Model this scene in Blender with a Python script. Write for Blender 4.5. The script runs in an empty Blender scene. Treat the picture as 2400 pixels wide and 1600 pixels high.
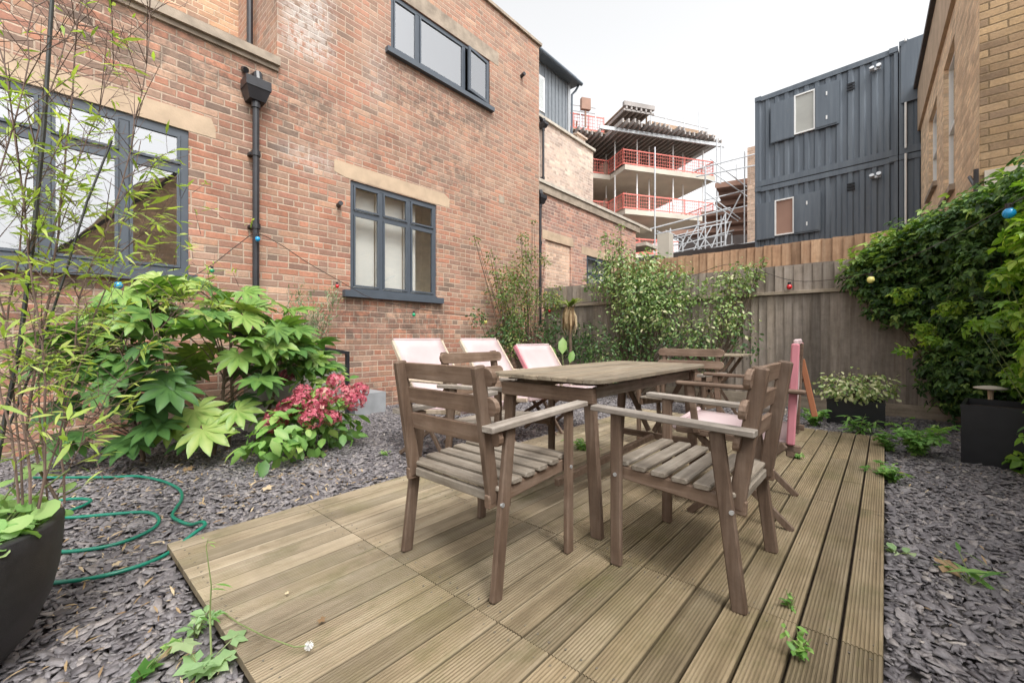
import bpy, math, random
import numpy as np
from mathutils import Vector, Matrix
random.seed(7); RNG = np.random.default_rng(11)
R = math.radians
scene = bpy.context.scene
COL = scene.collection

# ---------------------------------------------------------------- survey helpers
# the site was measured from the photograph: camera 0.93 m above the deck, Y runs along the
# deck boards, the brick wall is the plane X = -5.3 and the back fence the plane Y = 7
F_, A_, H_, HZ_ = 990., R(41.47), .93, 790.
SA, CA = math.sin(A_), math.cos(A_)
def _ray(x, y):
    t = (x-1200)/F_
    return (-SA+CA*t, CA+SA*t, (HZ_-y)/F_)
def PX(x, y, X):
    r = _ray(x, y); k = X/r[0]; return Vector((X, r[1]*k, H_+r[2]*k))
def PY(x, y, Y):
    r = _ray(x, y); k = Y/r[1]; return Vector((r[0]*k, Y, H_+r[2]*k))
def PZ(x, y, Z):
    r = _ray(x, y); k = (Z-H_)/r[2]; return Vector((r[0]*k, r[1]*k, Z))
def PD(x, y, d):
    r = _ray(x, y); return Vector((r[0]*d, r[1]*d, H_+r[2]*d))

# ---------------------------------------------------------------- mesh builder
class MB:
    def __init__(s): s.v = []; s.f = []; s.t = []; s.m = []
    def add(s, vs, fs, tint=.5, mi=0):
        o = len(s.v); s.v.extend([tuple(v) for v in vs])
        s.f.extend([tuple(i+o for i in f) for f in fs])
        s.t.extend([tint]*len(vs)); s.m.extend([mi]*len(fs)); return s
    def box(s, x0, y0, z0, x1, y1, z1, tint=.5, mi=0):
        v = [(x0,y0,z0),(x1,y0,z0),(x1,y1,z0),(x0,y1,z0),(x0,y0,z1),(x1,y0,z1),(x1,y1,z1),(x0,y1,z1)]
        return s.add(v, [(0,3,2,1),(4,5,6,7),(0,1,5,4),(1,2,6,5),(2,3,7,6),(3,0,4,7)], tint, mi)
    def bar(s, p0, p1, w, t, side=(0,0,1), ch=.003, tint=.5, mi=0):
        """beam p0->p1; w measured along side, t across it; chamfered edges"""
        p0, p1 = Vector(p0), Vector(p1); d = (p1-p0).normalized()
        a = Vector(side); a = (a-d*a.dot(d)).normalized(); b = d.cross(a)
        ch = min(ch, w*.3, t*.3); hw, ht = w/2, t/2
        prof = [(hw-ch,ht),(hw,ht-ch),(hw,-ht+ch),(hw-ch,-ht),(-hw+ch,-ht),(-hw,-ht+ch),(-hw,ht-ch),(-hw+ch,ht)]
        vs = []
        L = (p1-p0).length
        for q, k in ((0,1-ch*2/max(w,t)),(ch,1),(L-ch,1),(L,1-ch*2/max(w,t))):
            for x, y in prof: vs.append(p0+d*q+a*x*k+b*y*k)
        fs = [tuple(range(7,-1,-1)), tuple(range(24,32))]
        for r in range(3):
            for i in range(8):
                j = (i+1) % 8; fs.append((r*8+i, r*8+j, r*8+8+j, r*8+8+i))
        return s.add(vs, fs, tint, mi)
    def tube(s, pts, r, n=6, tint=.5, mi=0):
        pts = [Vector(p) for p in pts]; m = len(pts)
        rs = r if isinstance(r, (list, tuple)) else [r]*m
        vs = []; up = Vector((0,0,1))
        d0 = (pts[1]-pts[0]).normalized()
        if abs(d0.dot(up)) > .9: up = Vector((1,0,0))
        a = (up-d0*up.dot(d0)).normalized()
        for i, p in enumerate(pts):
            d = (pts[min(i+1,m-1)]-pts[max(i-1,0)]).normalized()
            a = (a-d*a.dot(d)).normalized(); b = d.cross(a)
            for k in range(n):
                an = 2*math.pi*k/n; vs.append(p+(a*math.cos(an)+b*math.sin(an))*rs[i])
        fs = []
        for i in range(m-1):
            for k in range(n):
                j = (k+1) % n; fs.append((i*n+k, i*n+j, i*n+n+j, i*n+n+k))
        fs.append(tuple(range(n-1,-1,-1))); fs.append(tuple(range((m-1)*n, m*n)))
        return s.add(vs, fs, tint, mi)
    def lathe(s, prof, c=(0,0,0), n=32, tint=.5, mi=0, cap=False):
        vs = []; m = len(prof)
        for r, z in prof:
            for k in range(n):
                an = 2*math.pi*k/n; vs.append((c[0]+r*math.cos(an), c[1]+r*math.sin(an), c[2]+z))
        fs = []
        for i in range(m-1):
            for k in range(n):
                j = (k+1) % n; fs.append((i*n+k, i*n+j, i*n+n+j, i*n+n+k))
        if cap: fs.append(tuple(range(n-1,-1,-1))); fs.append(tuple(range((m-1)*n, m*n)))
        return s.add(vs, fs, tint, mi)
    def prism(s, poly, z0, z1, tint=.5, mi=0):
        n = len(poly); vs = [(x,y,z0) for x,y in poly]+[(x,y,z1) for x,y in poly]
        fs = [tuple(range(n-1,-1,-1)), tuple(range(n,2*n))]+[(i,(i+1)%n,n+(i+1)%n,n+i) for i in range(n)]
        return s.add(vs, fs, tint, mi)
    def build(s, name, mats, parent=None, smooth=False):
        if not isinstance(mats, (list, tuple)): mats = [mats]
        me = bpy.data.meshes.new(name); me.from_pydata(s.v, [], s.f)
        for m in mats: me.materials.append(m)
        if max(s.m, default=0) > 0: me.polygons.foreach_set('material_index', s.m)
        at = me.attributes.new('tint', 'FLOAT', 'POINT'); at.data.foreach_set('value', s.t)
        if smooth: me.polygons.foreach_set('use_smooth', [True]*len(me.polygons))
        me.update()
        return link(name, me, parent)
def link(name, me, parent=None):
    o = bpy.data.objects.new(name, me); COL.objects.link(o)
    if parent is not None: o.parent = parent
    return o
def np_mesh(name, V, Fc, tint, mats, parent=None, smooth=False):
    """V (n,3), Fc (m,k) equal-size faces"""
    me = bpy.data.meshes.new(name); me.from_pydata(V.tolist(), [], Fc.tolist())
    if not isinstance(mats, (list, tuple)): mats = [mats]
    for m in mats: me.materials.append(m)
    at = me.attributes.new('tint', 'FLOAT', 'POINT'); at.data.foreach_set('value', tint.astype(np.float32))
    if smooth: me.polygons.foreach_set('use_smooth', [True]*len(me.polygons))
    me.update(); return link(name, me, parent)
def tag(o, label=None, cat=None, group=None, kind=None):
    if label: o['label'] = label
    if cat: o['category'] = cat
    if group: o['group'] = group
    if kind: o['kind'] = kind
    return o
def thing(name, label, cat, loc=(0,0,0), rz=0, group=None):
    o = bpy.data.objects.new(name, None); COL.objects.link(o); o.empty_display_size = .1
    o.location = loc; o.rotation_euler = (0,0,rz)
    return tag(o, label, cat, group)
def kids(o): return [c for c in COL.objects if c.parent == o]
def dup(root, loc, rz, label):
    def cp(o, par):
        c = o.copy(); COL.objects.link(c)
        if par is not None: c.parent = par
        for k in kids(o): cp(k, c)
        return c
    r = cp(root, None); r.location = loc; r.rotation_euler = (0,0,rz); r['label'] = label
    return r

# ---------------------------------------------------------------- materials
class NT:
    def __init__(s, name):
        s.mat = bpy.data.materials.new(name); s.mat.use_nodes = True
        s.t = s.mat.node_tree; s.t.nodes.clear()
        s.out = s.t.nodes.new('ShaderNodeOutputMaterial')
    def n(s, ty, **kw):
        nd = s.t.nodes.new('ShaderNode'+ty)
        for k, v in kw.items():
            if k.startswith('i_'):
                key = k[2:]; key = int(key) if key.isdigit() else key.replace('_', ' ')
                s.set(nd.inputs[key], v)
            else: setattr(nd, k, v)
        return nd
    def set(s, inp, v):
        if isinstance(v, bpy.types.NodeSocket): s.t.links.new(v, inp)
        elif isinstance(v, bpy.types.Node): s.t.links.new(v.outputs[0], inp)
        else: inp.default_value = v
    def math(s, op, a, b=0., c=None):
        nd = s.n('Math', operation=op); s.set(nd.inputs[0], a); s.set(nd.inputs[1], b)
        if c is not None: s.set(nd.inputs[2], c)
        return nd.outputs[0]
    def mix(s, f, a, b, blend='MIX'):
        nd = s.n('Mix', data_type='RGBA', blend_type=blend)
        s.set(nd.inputs[0], f); s.set(nd.inputs[6], a); s.set(nd.inputs[7], b); return nd.outputs[2]
    def ramp(s, f, stops, interp='LINEAR'):
        nd = s.n('ValToRGB'); cr = nd.color_ramp; cr.interpolation = interp
        while len(cr.elements) < len(stops): cr.elements.new(.5)
        for e, (p, c) in zip(cr.elements, stops):
            e.position = p; e.color = (*c, 1) if len(c) == 3 else c
        s.set(nd.inputs[0], f); return nd.outputs[0]
    def noise(s, scale, detail=3, rough=.55, vec=None, dist=0.):
        nd = s.n('TexNoise'); nd.inputs['Scale'].default_value = scale; nd.inputs['Detail'].default_value = detail
        nd.inputs['Roughness'].default_value = rough; nd.inputs['Distortion'].default_value = dist
        if vec is not None: s.set(nd.inputs['Vector'], vec)
        return nd.outputs[0]
    def pos(s): return s.n('NewGeometry').outputs['Position']
    def obj(s): return s.n('TexCoord').outputs['Object']
    def scale(s, vec, sc):
        m = s.n('Mapping'); s.set(m.inputs[0], vec); m.inputs['Scale'].default_value = sc; return m.outputs[0]
    def tint(s): return s.n('Attribute', attribute_name='tint').outputs['Fac']
    def bump(s, h, strength=.3, dist=.01):
        b = s.n('Bump'); b.inputs['Strength'].default_value = strength; b.inputs['Distance'].default_value = dist
        s.set(b.inputs['Height'], h); return b.outputs[0]
    def pbr(s, col, rough=.6, normal=None, metal=0., spec=.5):
        p = s.n('BsdfPrincipled'); s.set(p.inputs['Base Color'], col if not isinstance(col, tuple) else (*col[:3], 1))
        s.set(p.inputs['Roughness'], rough); s.set(p.inputs['Metallic'], metal)
        p.inputs['Specular IOR Level'].default_value = spec
        if normal is not None: s.set(p.inputs['Normal'], normal)
        s.t.links.new(p.outputs[0], s.out.inputs[0]); return p
def dark(c, k): return tuple(x*k for x in c)
def mat_plain(name, c, rough=.5, metal=0., var=.12, scale=8., bump=.05, spec=.5):
    m = NT(name); n = m.noise(scale, 4, vec=m.pos())
    col = m.ramp(n, [(.3, dark(c, 1-var)), (.7, dark(c, 1+var))])
    m.pbr(col, rough, m.bump(m.noise(scale*12, 3, vec=m.pos()), bump, .004), metal, spec); return m.mat
def mat_brick(name, w, h, cols, mortar, mw=.011, zone=None, bumps=.6, header=True, bloom=.16):
    m = NT(name); P = m.pos()
    warp = m.n('TexNoise'); warp.inputs['Scale'].default_value = 5.; m.set(warp.inputs['Vector'], P)
    sep = m.n('SeparateXYZ'); m.set(sep.inputs[0], P)
    sn = m.n('SeparateXYZ'); m.set(sn.inputs[0], m.n('NewGeometry').outputs['True Normal'])
    isx = m.math('GREATER_THAN', m.math('ABSOLUTE', sn.outputs[0]), .6)
    u = m.math('ADD', m.math('MULTIPLY', sep.outputs[1], isx), m.math('MULTIPLY', sep.outputs[0], m.math('SUBTRACT', 1., isx)))
    u = m.math('ADD', u, m.math('MULTIPLY', m.math('SUBTRACT', warp.outputs[0], .5), .016))
    v = m.math('ADD', sep.outputs[2], m.math('MULTIPLY', m.math('SUBTRACT', m.noise(1.3, 2, vec=P), .5), .03))
    rowf = m.math('DIVIDE', v, h); row = m.math('FLOOR', rowf); fv = m.math('SUBTRACT', rowf, row)
    par = m.math('FLOORED_MODULO', row, 2.)
    # every fourth course is a course of headers
    hd = m.math('COMPARE', m.math('FLOORED_MODULO', row, 3.), 0., .1) if header else 0.
    ww = m.math('MULTIPLY', w, m.math('SUBTRACT', 1., m.math('MULTIPLY', hd, .5)))
    cf = m.math('ADD', m.math('DIVIDE', u, ww), m.math('MULTIPLY', par, .5)); col_i = m.math('FLOOR', cf)
    fu = m.math('SUBTRACT', cf, col_i)
    du = m.math('MULTIPLY', m.math('MINIMUM', fu, m.math('SUBTRACT', 1., fu)), ww)
    dv = m.math('MULTIPLY', m.math('MINIMUM', fv, m.math('SUBTRACT', 1., fv)), h)
    d = m.math('MINIMUM', du, dv)
    d = m.math('ADD', d, m.math('MULTIPLY', m.math('SUBTRACT', m.noise(45., 3, vec=P), .5), .011))
    face = m.n('MapRange', interpolation_type='SMOOTHSTEP'); m.set(face.inputs[0], d)
    face.inputs[1].default_value = mw*.25; face.inputs[2].default_value = mw*.85; face = face.outputs[0]
    cid = m.n('CombineXYZ'); m.set(cid.inputs[0], col_i); m.set(cid.inputs[1], row)
    wn = m.n('TexWhiteNoise', noise_dimensions='2D'); m.set(wn.inputs['Vector'], cid.outputs[0])
    r1 = wn.outputs['Value']
    k = len(cols); bc = m.ramp(r1, [((i+.0)/k, c) for i, c in enumerate(cols)], 'CONSTANT')
    wn2 = m.n('TexWhiteNoise', noise_dimensions='2D')
    cid2 = m.n('CombineXYZ'); m.set(cid2.inputs[0], row); m.set(cid2.inputs[1], col_i); m.set(wn2.inputs['Vector'], cid2.outputs[0])
    bc = m.mix(1., bc, m.ramp(wn2.outputs['Value'], [(0, (.72,.72,.74)), (1, (1.22,1.22,1.2))]), 'MULTIPLY')
    fine = m.noise(38., 5, .7, vec=P)
    bc = m.mix(1., bc, m.ramp(fine, [(.25, (.72,.72,.72)), (.75, (1.25,1.22,1.2))]), 'MULTIPLY')
    mc = m.ramp(m.noise(3., 4, vec=P), [(.3, dark(mortar, .75)), (.7, dark(mortar, 1.15))])
    if zone: bc, mc = zone(m, sep, P, bc, mc)
    bc = m.mix(bloom, bc, mc); bc = m.mix(m.math('MULTIPLY', m.ramp(m.noise(2.6, 5, .7, vec=P), [(.38,(0,0,0)),(.7,(1,1,1))]), m.math('MULTIPLY', bloom, 1.3)), bc, (.46,.34,.27,1))
    bc = m.mix(1., bc, m.ramp(m.noise(.9, 6, .75, vec=P), [(.3,(.66,.66,.68)),(.55,(1,1,1)),(.75,(1.2,1.17,1.12))]), 'MULTIPLY')
    c = m.mix(face, mc, bc)
    hgt = m.math('ADD', m.math('MULTIPLY', face, 1.), m.math('MULTIPLY', fine, .5))
    m.pbr(c, .88, m.bump(hgt, bumps, .008), spec=.25)
    return m.mat
def boxmask(m, sep, ya, yb, za, zb, s=.15, P=None):
    """1 inside the rectangle (Y,Z), soft ragged edges"""
    n = m.math('MULTIPLY', m.math('SUBTRACT', m.noise(4.5, 4, .7, vec=P), .5), 1.3)
    def edge(v, a, sgn):
        mr = m.n('MapRange'); m.set(mr.inputs[0], m.math('ADD', v, m.math('MULTIPLY', n, s*1.5)))
        mr.inputs[1].default_value = a-s*sgn; mr.inputs[2].default_value = a+s*sgn; return mr.outputs[0]
    r = m.math('MULTIPLY', edge(sep.outputs[1], ya, 1), edge(sep.outputs[1], yb, -1))
    return m.math('MULTIPLY', r, m.math('MULTIPLY', edge(sep.outputs[2], za, 1), edge(sep.outputs[2], zb, -1)))
def red_zone(m, sep, P, bc, mc):
    # paler, browner bricks above and to the right, orange-red ones low on the left
    z = m.math('SUBTRACT', m.math('MULTIPLY', sep.outputs[1], .33), m.math('MULTIPLY', sep.outputs[2], -.42))
    z = m.math('ADD', z, m.math('MULTIPLY', m.math('SUBTRACT', m.noise(1.1, 4, .6, vec=P), .5), 2.2))
    f = m.n('MapRange', interpolation_type='SMOOTHSTEP'); m.set(f.inputs[0], z); f.inputs[1].default_value = 1.9; f.inputs[2].default_value = 3.3
    f = m.math('MULTIPLY', f.outputs[0], .62)
    pale = m.mix(.5, bc, (.42,.28,.205,1))
    bc = m.mix(f, bc, pale)
    mc = m.mix(f, mc, (.46,.34,.26,1))
    # white efflorescence beside the recess
    e = boxmask(m, sep, 1.93, 2.5, 4.35, 6.9, .12, P)
    e2 = boxmask(m, sep, 1.9, 2.6, 3.0, 3.25, .1, P); e3 = boxmask(m, sep, 3.0, 3.35, 4.2, 5.0, .15, P)
    e = m.math('MINIMUM', 1., m.math('ADD', e, m.math('ADD', m.math('MULTIPLY', e2, .5), m.math('MULTIPLY', e3, .35))))
    sp = m.ramp(m.noise(16., 4, .7, vec=P), [(.40, (0,0,0)), (.52, (1,1,1))])
    e = m.math('MULTIPLY', m.math('MULTIPLY', e, .75), sp)
    bc = m.mix(e, bc, (.60,.53,.48,1)); mc = m.mix(m.math('MULTIPLY', e, 1.), mc, (.66,.62,.57,1))
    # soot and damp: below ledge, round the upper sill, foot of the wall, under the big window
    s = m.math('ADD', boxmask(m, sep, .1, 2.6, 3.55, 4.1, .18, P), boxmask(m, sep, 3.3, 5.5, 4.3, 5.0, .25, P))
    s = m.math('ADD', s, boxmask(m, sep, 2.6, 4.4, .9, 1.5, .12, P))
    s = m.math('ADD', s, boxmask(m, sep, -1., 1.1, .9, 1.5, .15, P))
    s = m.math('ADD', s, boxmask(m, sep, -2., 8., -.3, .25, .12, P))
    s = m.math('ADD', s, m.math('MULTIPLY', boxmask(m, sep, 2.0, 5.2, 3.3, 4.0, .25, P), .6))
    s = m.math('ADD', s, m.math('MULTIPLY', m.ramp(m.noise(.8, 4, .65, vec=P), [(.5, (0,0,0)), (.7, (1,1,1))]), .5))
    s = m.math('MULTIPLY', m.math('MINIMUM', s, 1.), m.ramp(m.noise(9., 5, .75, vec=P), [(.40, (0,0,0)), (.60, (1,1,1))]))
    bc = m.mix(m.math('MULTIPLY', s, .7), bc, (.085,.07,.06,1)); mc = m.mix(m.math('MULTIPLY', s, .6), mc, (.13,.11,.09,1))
    return bc, mc
REDS = [(.60,.23,.135), (.50,.19,.125), (.63,.29,.18), (.33,.17,.125), (.58,.215,.12), (.54,.29,.20), (.22,.165,.13), (.60,.23,.13), (.66,.42,.29), (.42,.20,.14), (.55,.31,.20), (.62,.33,.2), (.47,.30,.22)]
M = {}
M['brick_red'] = mat_brick('red_brick', .235, .0755, [tuple(.76*x*.78+.24*y for x, y in zip(c, (.36,.185,.13))) for c in REDS], (.47,.36,.275), .012, red_zone)
M['brick_recess'] = mat_brick('recess_brick', .235, .0755, [(.60,.34,.20),(.54,.30,.19),(.46,.28,.19),(.62,.4,.25)], (.64,.5,.36), .012)
M['brick_low'] = mat_brick('brown_red_brick', .235, .0755, [(.42,.2,.15),(.48,.23,.16),(.35,.18,.14),(.52,.28,.2),(.28,.17,.14)], (.55,.42,.34), .012)
M['brick_infill'] = mat_brick('infill_brick', .235, .0755, [(.62,.42,.30),(.66,.46,.34),(.56,.37,.27)], (.6,.48,.38), .012)
M['brick_cream'] = mat_brick('cream_brick', .235, .0755, [(.66,.52,.43),(.70,.56,.46),(.58,.45,.36),(.64,.48,.39)], (.64,.53,.45), .01)
M['brick_yellow'] = mat_brick('yellow_brick', .29, .0885, [(.42,.29,.165),(.38,.255,.14),(.45,.31,.175),(.33,.225,.135),(.40,.275,.15)], (.20,.14,.08), .013, header=False)
M['brick_bright'] = mat_brick('brightened_yellow_brick', .235, .075, [(.86,.66,.45),(.82,.62,.42),(.88,.70,.49)], (.66,.48,.32), .011, header=False)  # yellow brick brightened: the side wall's skylight is put into its colour
M['stone'] = mat_plain('stone_lintel', (.48,.36,.25), .85, var=.16, scale=4, bump=.35)
M['stone_dirty'] = mat_plain('weathered_stone', (.33,.27,.21), .9, var=.3, scale=6, bump=.5)
M['coping'] = mat_plain('coping_stone', (.5,.45,.38), .9, var=.2, scale=5, bump=.4)
M['frame'] = mat_plain('anthracite_frame', (.075,.09,.11), .42, var=.08)
M['iron'] = mat_plain('black_painted_iron', (.022,.022,.026), .38, var=.3)
M['alu'] = mat_plain('galvanised_steel', (.55,.56,.57), .45, .7, var=.12)
M['container'] = mat_plain('container_paint', (.105,.128,.155), .5, var=.14, scale=1.3, bump=.04)
M['dormer'] = mat_plain('dormer_cladding', (.20,.22,.24), .5, var=.1)
M['container_dk'] = mat_plain('dark_gap', (.012,.014,.018), .8)
M['concrete'] = mat_plain('pale_concrete', (.54,.49,.41), .9, var=.12, scale=.8, bump=.2)
M['concrete_dk'] = mat_plain('render_grey', (.27,.25,.22), .9, var=.25, scale=4, bump=.5)
M['core'] = mat_plain('core_wall', (.33,.2,.15), .9, var=.25, scale=.5)
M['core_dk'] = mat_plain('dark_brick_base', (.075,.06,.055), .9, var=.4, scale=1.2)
M['plywood'] = mat_plain('formwork_ply', (.36,.25,.17), .8, var=.25, scale=1.)
M['joist'] = mat_plain('formwork_joist', (.34,.31,.29), .8, var=.2, scale=1.)
M['red'] = mat_plain('red_barrier', (.70,.19,.15), .6, var=.15, scale=1.)
M['white'] = mat_plain('white_upvc', (.78,.78,.76), .4, var=.05)
M['blk_plastic'] = mat_plain('black_planter', (.012,.012,.014), .35, var=.3)
M['charcoal'] = mat_plain('charcoal_pot', (.022,.021,.022), .5, var=.25, scale=30, bump=.25)
M['soil'] = mat_plain('soil', (.045,.03,.02), .95, var=.4, scale=30, bump=.8)
M['ground'] = mat_plain('dark_earth', (.085,.075,.068), .95, var=.35, scale=9, bump=.8)
M['slab'] = mat_plain('paving_grey', (.26,.27,.28), .85, var=.15, scale=6, bump=.3)
M['hose'] = mat_plain('green_hose', (.008,.17,.11), .28, var=.1)
M['screw'] = mat_plain('dull_screw', (.16,.14,.11), .5, .5)
M['cable'] = mat_plain('cable', (.045,.03,.025), .5, var=.1)
M['orange'] = mat_plain('orange_wood', (.33,.13,.06), .55)
M['stake'] = mat_plain('dark_cane', (.02,.022,.018), .4, var=.5, scale=20)
M['twig'] = mat_plain('brown_twig', (.13,.085,.065), .8, var=.3, scale=20)
M['stem'] = mat_plain('green_stem', (.16,.20,.07), .6, var=.25, scale=20)
M['bark'] = mat_plain('shrub_bark', (.11,.075,.05), .85, var=.3, scale=20, bump=.5)
M['terrace'] = mat_plain('yellow_house_roof', (.08,.07,.07), .8)
def mat_wood(name, cols, axis, sc=1., rough=.75, attr=True, knots=.5, use_obj=True, moss=0.):
    """streaky timber, grain along axis; per-piece tone from tint"""
    m = NT(name); v = m.obj() if use_obj else m.pos()
    s = [26*sc]*3; s['XYZ'.index(axis)] = 1.6*sc
    off = m.n('VectorMath', operation='ADD'); m.set(off.inputs[0], v)
    cx = m.n('CombineXYZ'); t = m.tint()
    for i in range(3): m.set(cx.inputs[i], m.math('MULTIPLY', t, 37.+i*11))
    m.set(off.inputs[1], cx.outputs[0])
    g = m.noise(1., 5, .65, vec=m.scale(off.outputs[0], s), dist=.4)
    big = m.noise(2.2*sc, 4, .6, vec=off.outputs[0])
    fac = m.math('ADD', m.math('MULTIPLY', g, .62), m.math('MULTIPLY', big, .38))
    c = m.ramp(fac, [(.28, cols[0]), (.48, cols[1]), (.68, cols[2])])
    if not moss:
        c = m.mix(1., c, m.ramp(m.noise(9., 5, .75, vec=off.outputs[0]), [(.3,(.80,.79,.78)),(.5,(1,1,1)),(.72,(1.16,1.16,1.15))]), 'MULTIPLY')
    if attr:
        c = m.mix(1., c, m.ramp(t, [(0, (.58,.58,.58)), (.5, (1,1,1)), (1, (1.25,1.22,1.18))]), 'MULTIPLY')
    if moss:
        mm = m.ramp(m.noise(1.9, 5, .65, vec=m.pos()), [(.5, (0,0,0)), (.68, (1,1,1))])
        c = m.mix(m.math('MULTIPLY', mm, moss), c, (.17,.15,.06,1))
        k = m.ramp(m.noise(5., 3, .6, vec=off.outputs[0]), [(.68, (0,0,0)), (.76, (1,1,1))])
        c = m.mix(m.math('MULTIPLY', k, .45), c, (.10,.07,.035,1))
    if moss:   # colour darkens towards the groove bottoms
        sp_ = m.n('SeparateXYZ'); m.set(sp_.inputs[0], m.pos()); gz = m.n('MapRange'); m.set(gz.inputs[0], sp_.outputs[2])
        gz.inputs[1].default_value = -.0012; gz.inputs[2].default_value = -.0026
        c = m.mix(m.math('MULTIPLY', gz.outputs[0], .42), c, (.075,.06,.035,1))
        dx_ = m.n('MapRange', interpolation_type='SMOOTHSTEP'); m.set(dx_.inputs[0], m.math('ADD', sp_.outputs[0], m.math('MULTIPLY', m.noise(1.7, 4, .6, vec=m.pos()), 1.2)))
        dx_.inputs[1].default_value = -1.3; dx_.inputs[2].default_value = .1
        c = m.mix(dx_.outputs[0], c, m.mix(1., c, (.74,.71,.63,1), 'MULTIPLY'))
        al = m.ramp(m.noise(3.3, 5, .75, vec=m.scale(m.pos(), (1.6,.7,1))), [(.54,(0,0,0)),(.70,(1,1,1))])
        c = m.mix(m.math('MULTIPLY', al, .5), c, (.10,.095,.035,1))
        c = m.mix(1., c, m.ramp(m.noise(1.1, 5, .7, vec=m.pos()), [(.3,(.70,.70,.68)),(.5,(1,1,1)),(.72,(1.18,1.17,1.15))]), 'MULTIPLY')
    m.pbr(c, rough, m.bump(g, .35, .004), spec=.3); return m.mat
DECKC = [(.14,.106,.066), (.285,.23,.158), (.40,.34,.25)]
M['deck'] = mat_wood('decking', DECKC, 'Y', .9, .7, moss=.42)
CH = [(.075,.046,.031), (.142,.094,.065), (.225,.165,.125)]
M['chair'] = mat_wood('weathered_chair_x', CH, 'X', 1.6, .62)
M['chair_y'] = mat_wood('weathered_chair_y', [(.12,.095,.07),(.225,.19,.15),(.35,.31,.26)], 'Y', 1.6, .62)
M['chair_arm'] = mat_wood('weathered_chair_arm', [(.14,.115,.09),(.27,.235,.20),(.42,.38,.33)], 'X', 1.6, .62)
M['chair_r'] = mat_wood('weathered_chair_rail', [dark(c,1.3) for c in CH], 'Y', 1.6, .62)
M['chair_z'] = mat_wood('weathered_chair_z', [dark(c,.9) for c in CH], 'Z', 1.6, .6)
M['top'] = mat_wood('table_top_wood', [(.13,.10,.07),(.215,.175,.125),(.31,.265,.20)], 'Y', 1.4, .7)
M['fence_old'] = mat_wood('old_fence', [(.13,.105,.082),(.235,.195,.16),(.35,.30,.26)], 'Z', .7, .85)
M['fence_new'] = mat_wood('new_fence', [(.19,.105,.06),(.34,.205,.125),(.45,.31,.205)], 'Z', .9, .75)
M['rail'] = mat_wood('fence_rail', [(.14,.11,.08),(.27,.22,.165),(.38,.32,.25)], 'X', .8, .85)
M['lightwood'] = mat_wood('pale_frame_wood', [(.34,.26,.19),(.47,.38,.29),(.58,.49,.39)], 'Z', 1.5, .6)
def mat_fabric():
    m = NT('faded_pink_canvas'); w1 = m.noise(420., 2, vec=m.obj())
    c = m.ramp(m.noise(3., 4, vec=m.obj()), [(.3, (.62,.49,.49)), (.7, (.74,.63,.62))])
    p = m.pbr(c, .85, m.bump(w1, .25, .002), spec=.2)
    tr = m.n('BsdfTranslucent'); tr.inputs[0].default_value = (.72,.48,.48,1)
    mx = m.n('MixShader'); mx.inputs[0].default_value = .3
    m.t.links.new(p.outputs[0], mx.inputs[1]); m.t.links.new(tr.outputs[0], mx.inputs[2]); m.t.links.new(mx.outputs[0], m.out.inputs[0])
    return m.mat
M['pink'] = mat_fabric(); M['pink_dk'] = mat_plain('deep_pink_canvas', (.50,.19,.22), .85, var=.12, scale=5)
def mat_glass(name, ior=2.0, tr=.9):
    m = NT(name); ge = m.n('NewGeometry'); dt = m.n('VectorMath', operation='DOT_PRODUCT')   # Schlick, the same from both sides
    m.set(dt.inputs[0], ge.outputs['Normal']); m.set(dt.inputs[1], ge.outputs['Incoming'])
    f0 = ((ior-1)/(ior+1))**2
    f = m.math('MULTIPLY_ADD', m.math('POWER', m.math('SUBTRACT', 1., m.math('ABSOLUTE', dt.outputs['Value'])), 5.), 1-f0, f0)
    g = m.n('BsdfGlossy'); g.inputs['Roughness'].default_value = .015; g.inputs[0].default_value = (.97,.98,1,1)
    m.set(g.inputs['Normal'], m.bump(m.noise(1.6, 2, vec=m.pos()), .10, .02))
    t = m.n('BsdfTransparent'); t.inputs[0].default_value = (tr,tr*1.01,tr,1)
    mx = m.n('MixShader'); m.set(mx.inputs[0], f)
    m.t.links.new(t.outputs[0], mx.inputs[1]); m.t.links.new(g.outputs[0], mx.inputs[2]); m.t.links.new(mx.outputs[0], m.out.inputs[0]); return m.mat
M['glass'] = mat_glass('window_glass', 2.4); M['glass_hi'] = mat_glass('coated_glass', 4.2, .8)
M['blind'] = mat_plain('pale_blind', (.86,.85,.80), .9, var=.06, scale=2)
def mat_cabin():
    m = NT('weathered_cabin_paint'); P = m.pos(); st_ = m.noise(1., 5, .7, vec=m.scale(P, (9.,9.,.55)))
    c = m.ramp(st_, [(.25,(.072,.09,.112)),(.5,(.10,.122,.148)),(.75,(.135,.16,.185))])
    c = m.mix(m.math('MULTIPLY', m.ramp(m.noise(2.2, 6, .8, vec=P), [(.60,(0,0,0)),(.72,(1,1,1))]), .35), c, (.19,.17,.15,1))
    m.pbr(c, .5, m.bump(m.noise(1.6, 2, vec=P), .12, .03)); return m.mat
M['container'] = mat_cabin()
M['cabin_blind'] = mat_plain('cabin_blind', (.36,.36,.33), .4, var=.1, scale=2)
M['pale_room'] = mat_plain('pale_room', (.75,.70,.58), .9)
M['room'] = mat_plain('dark_room', (.05,.048,.04), .9)
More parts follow.
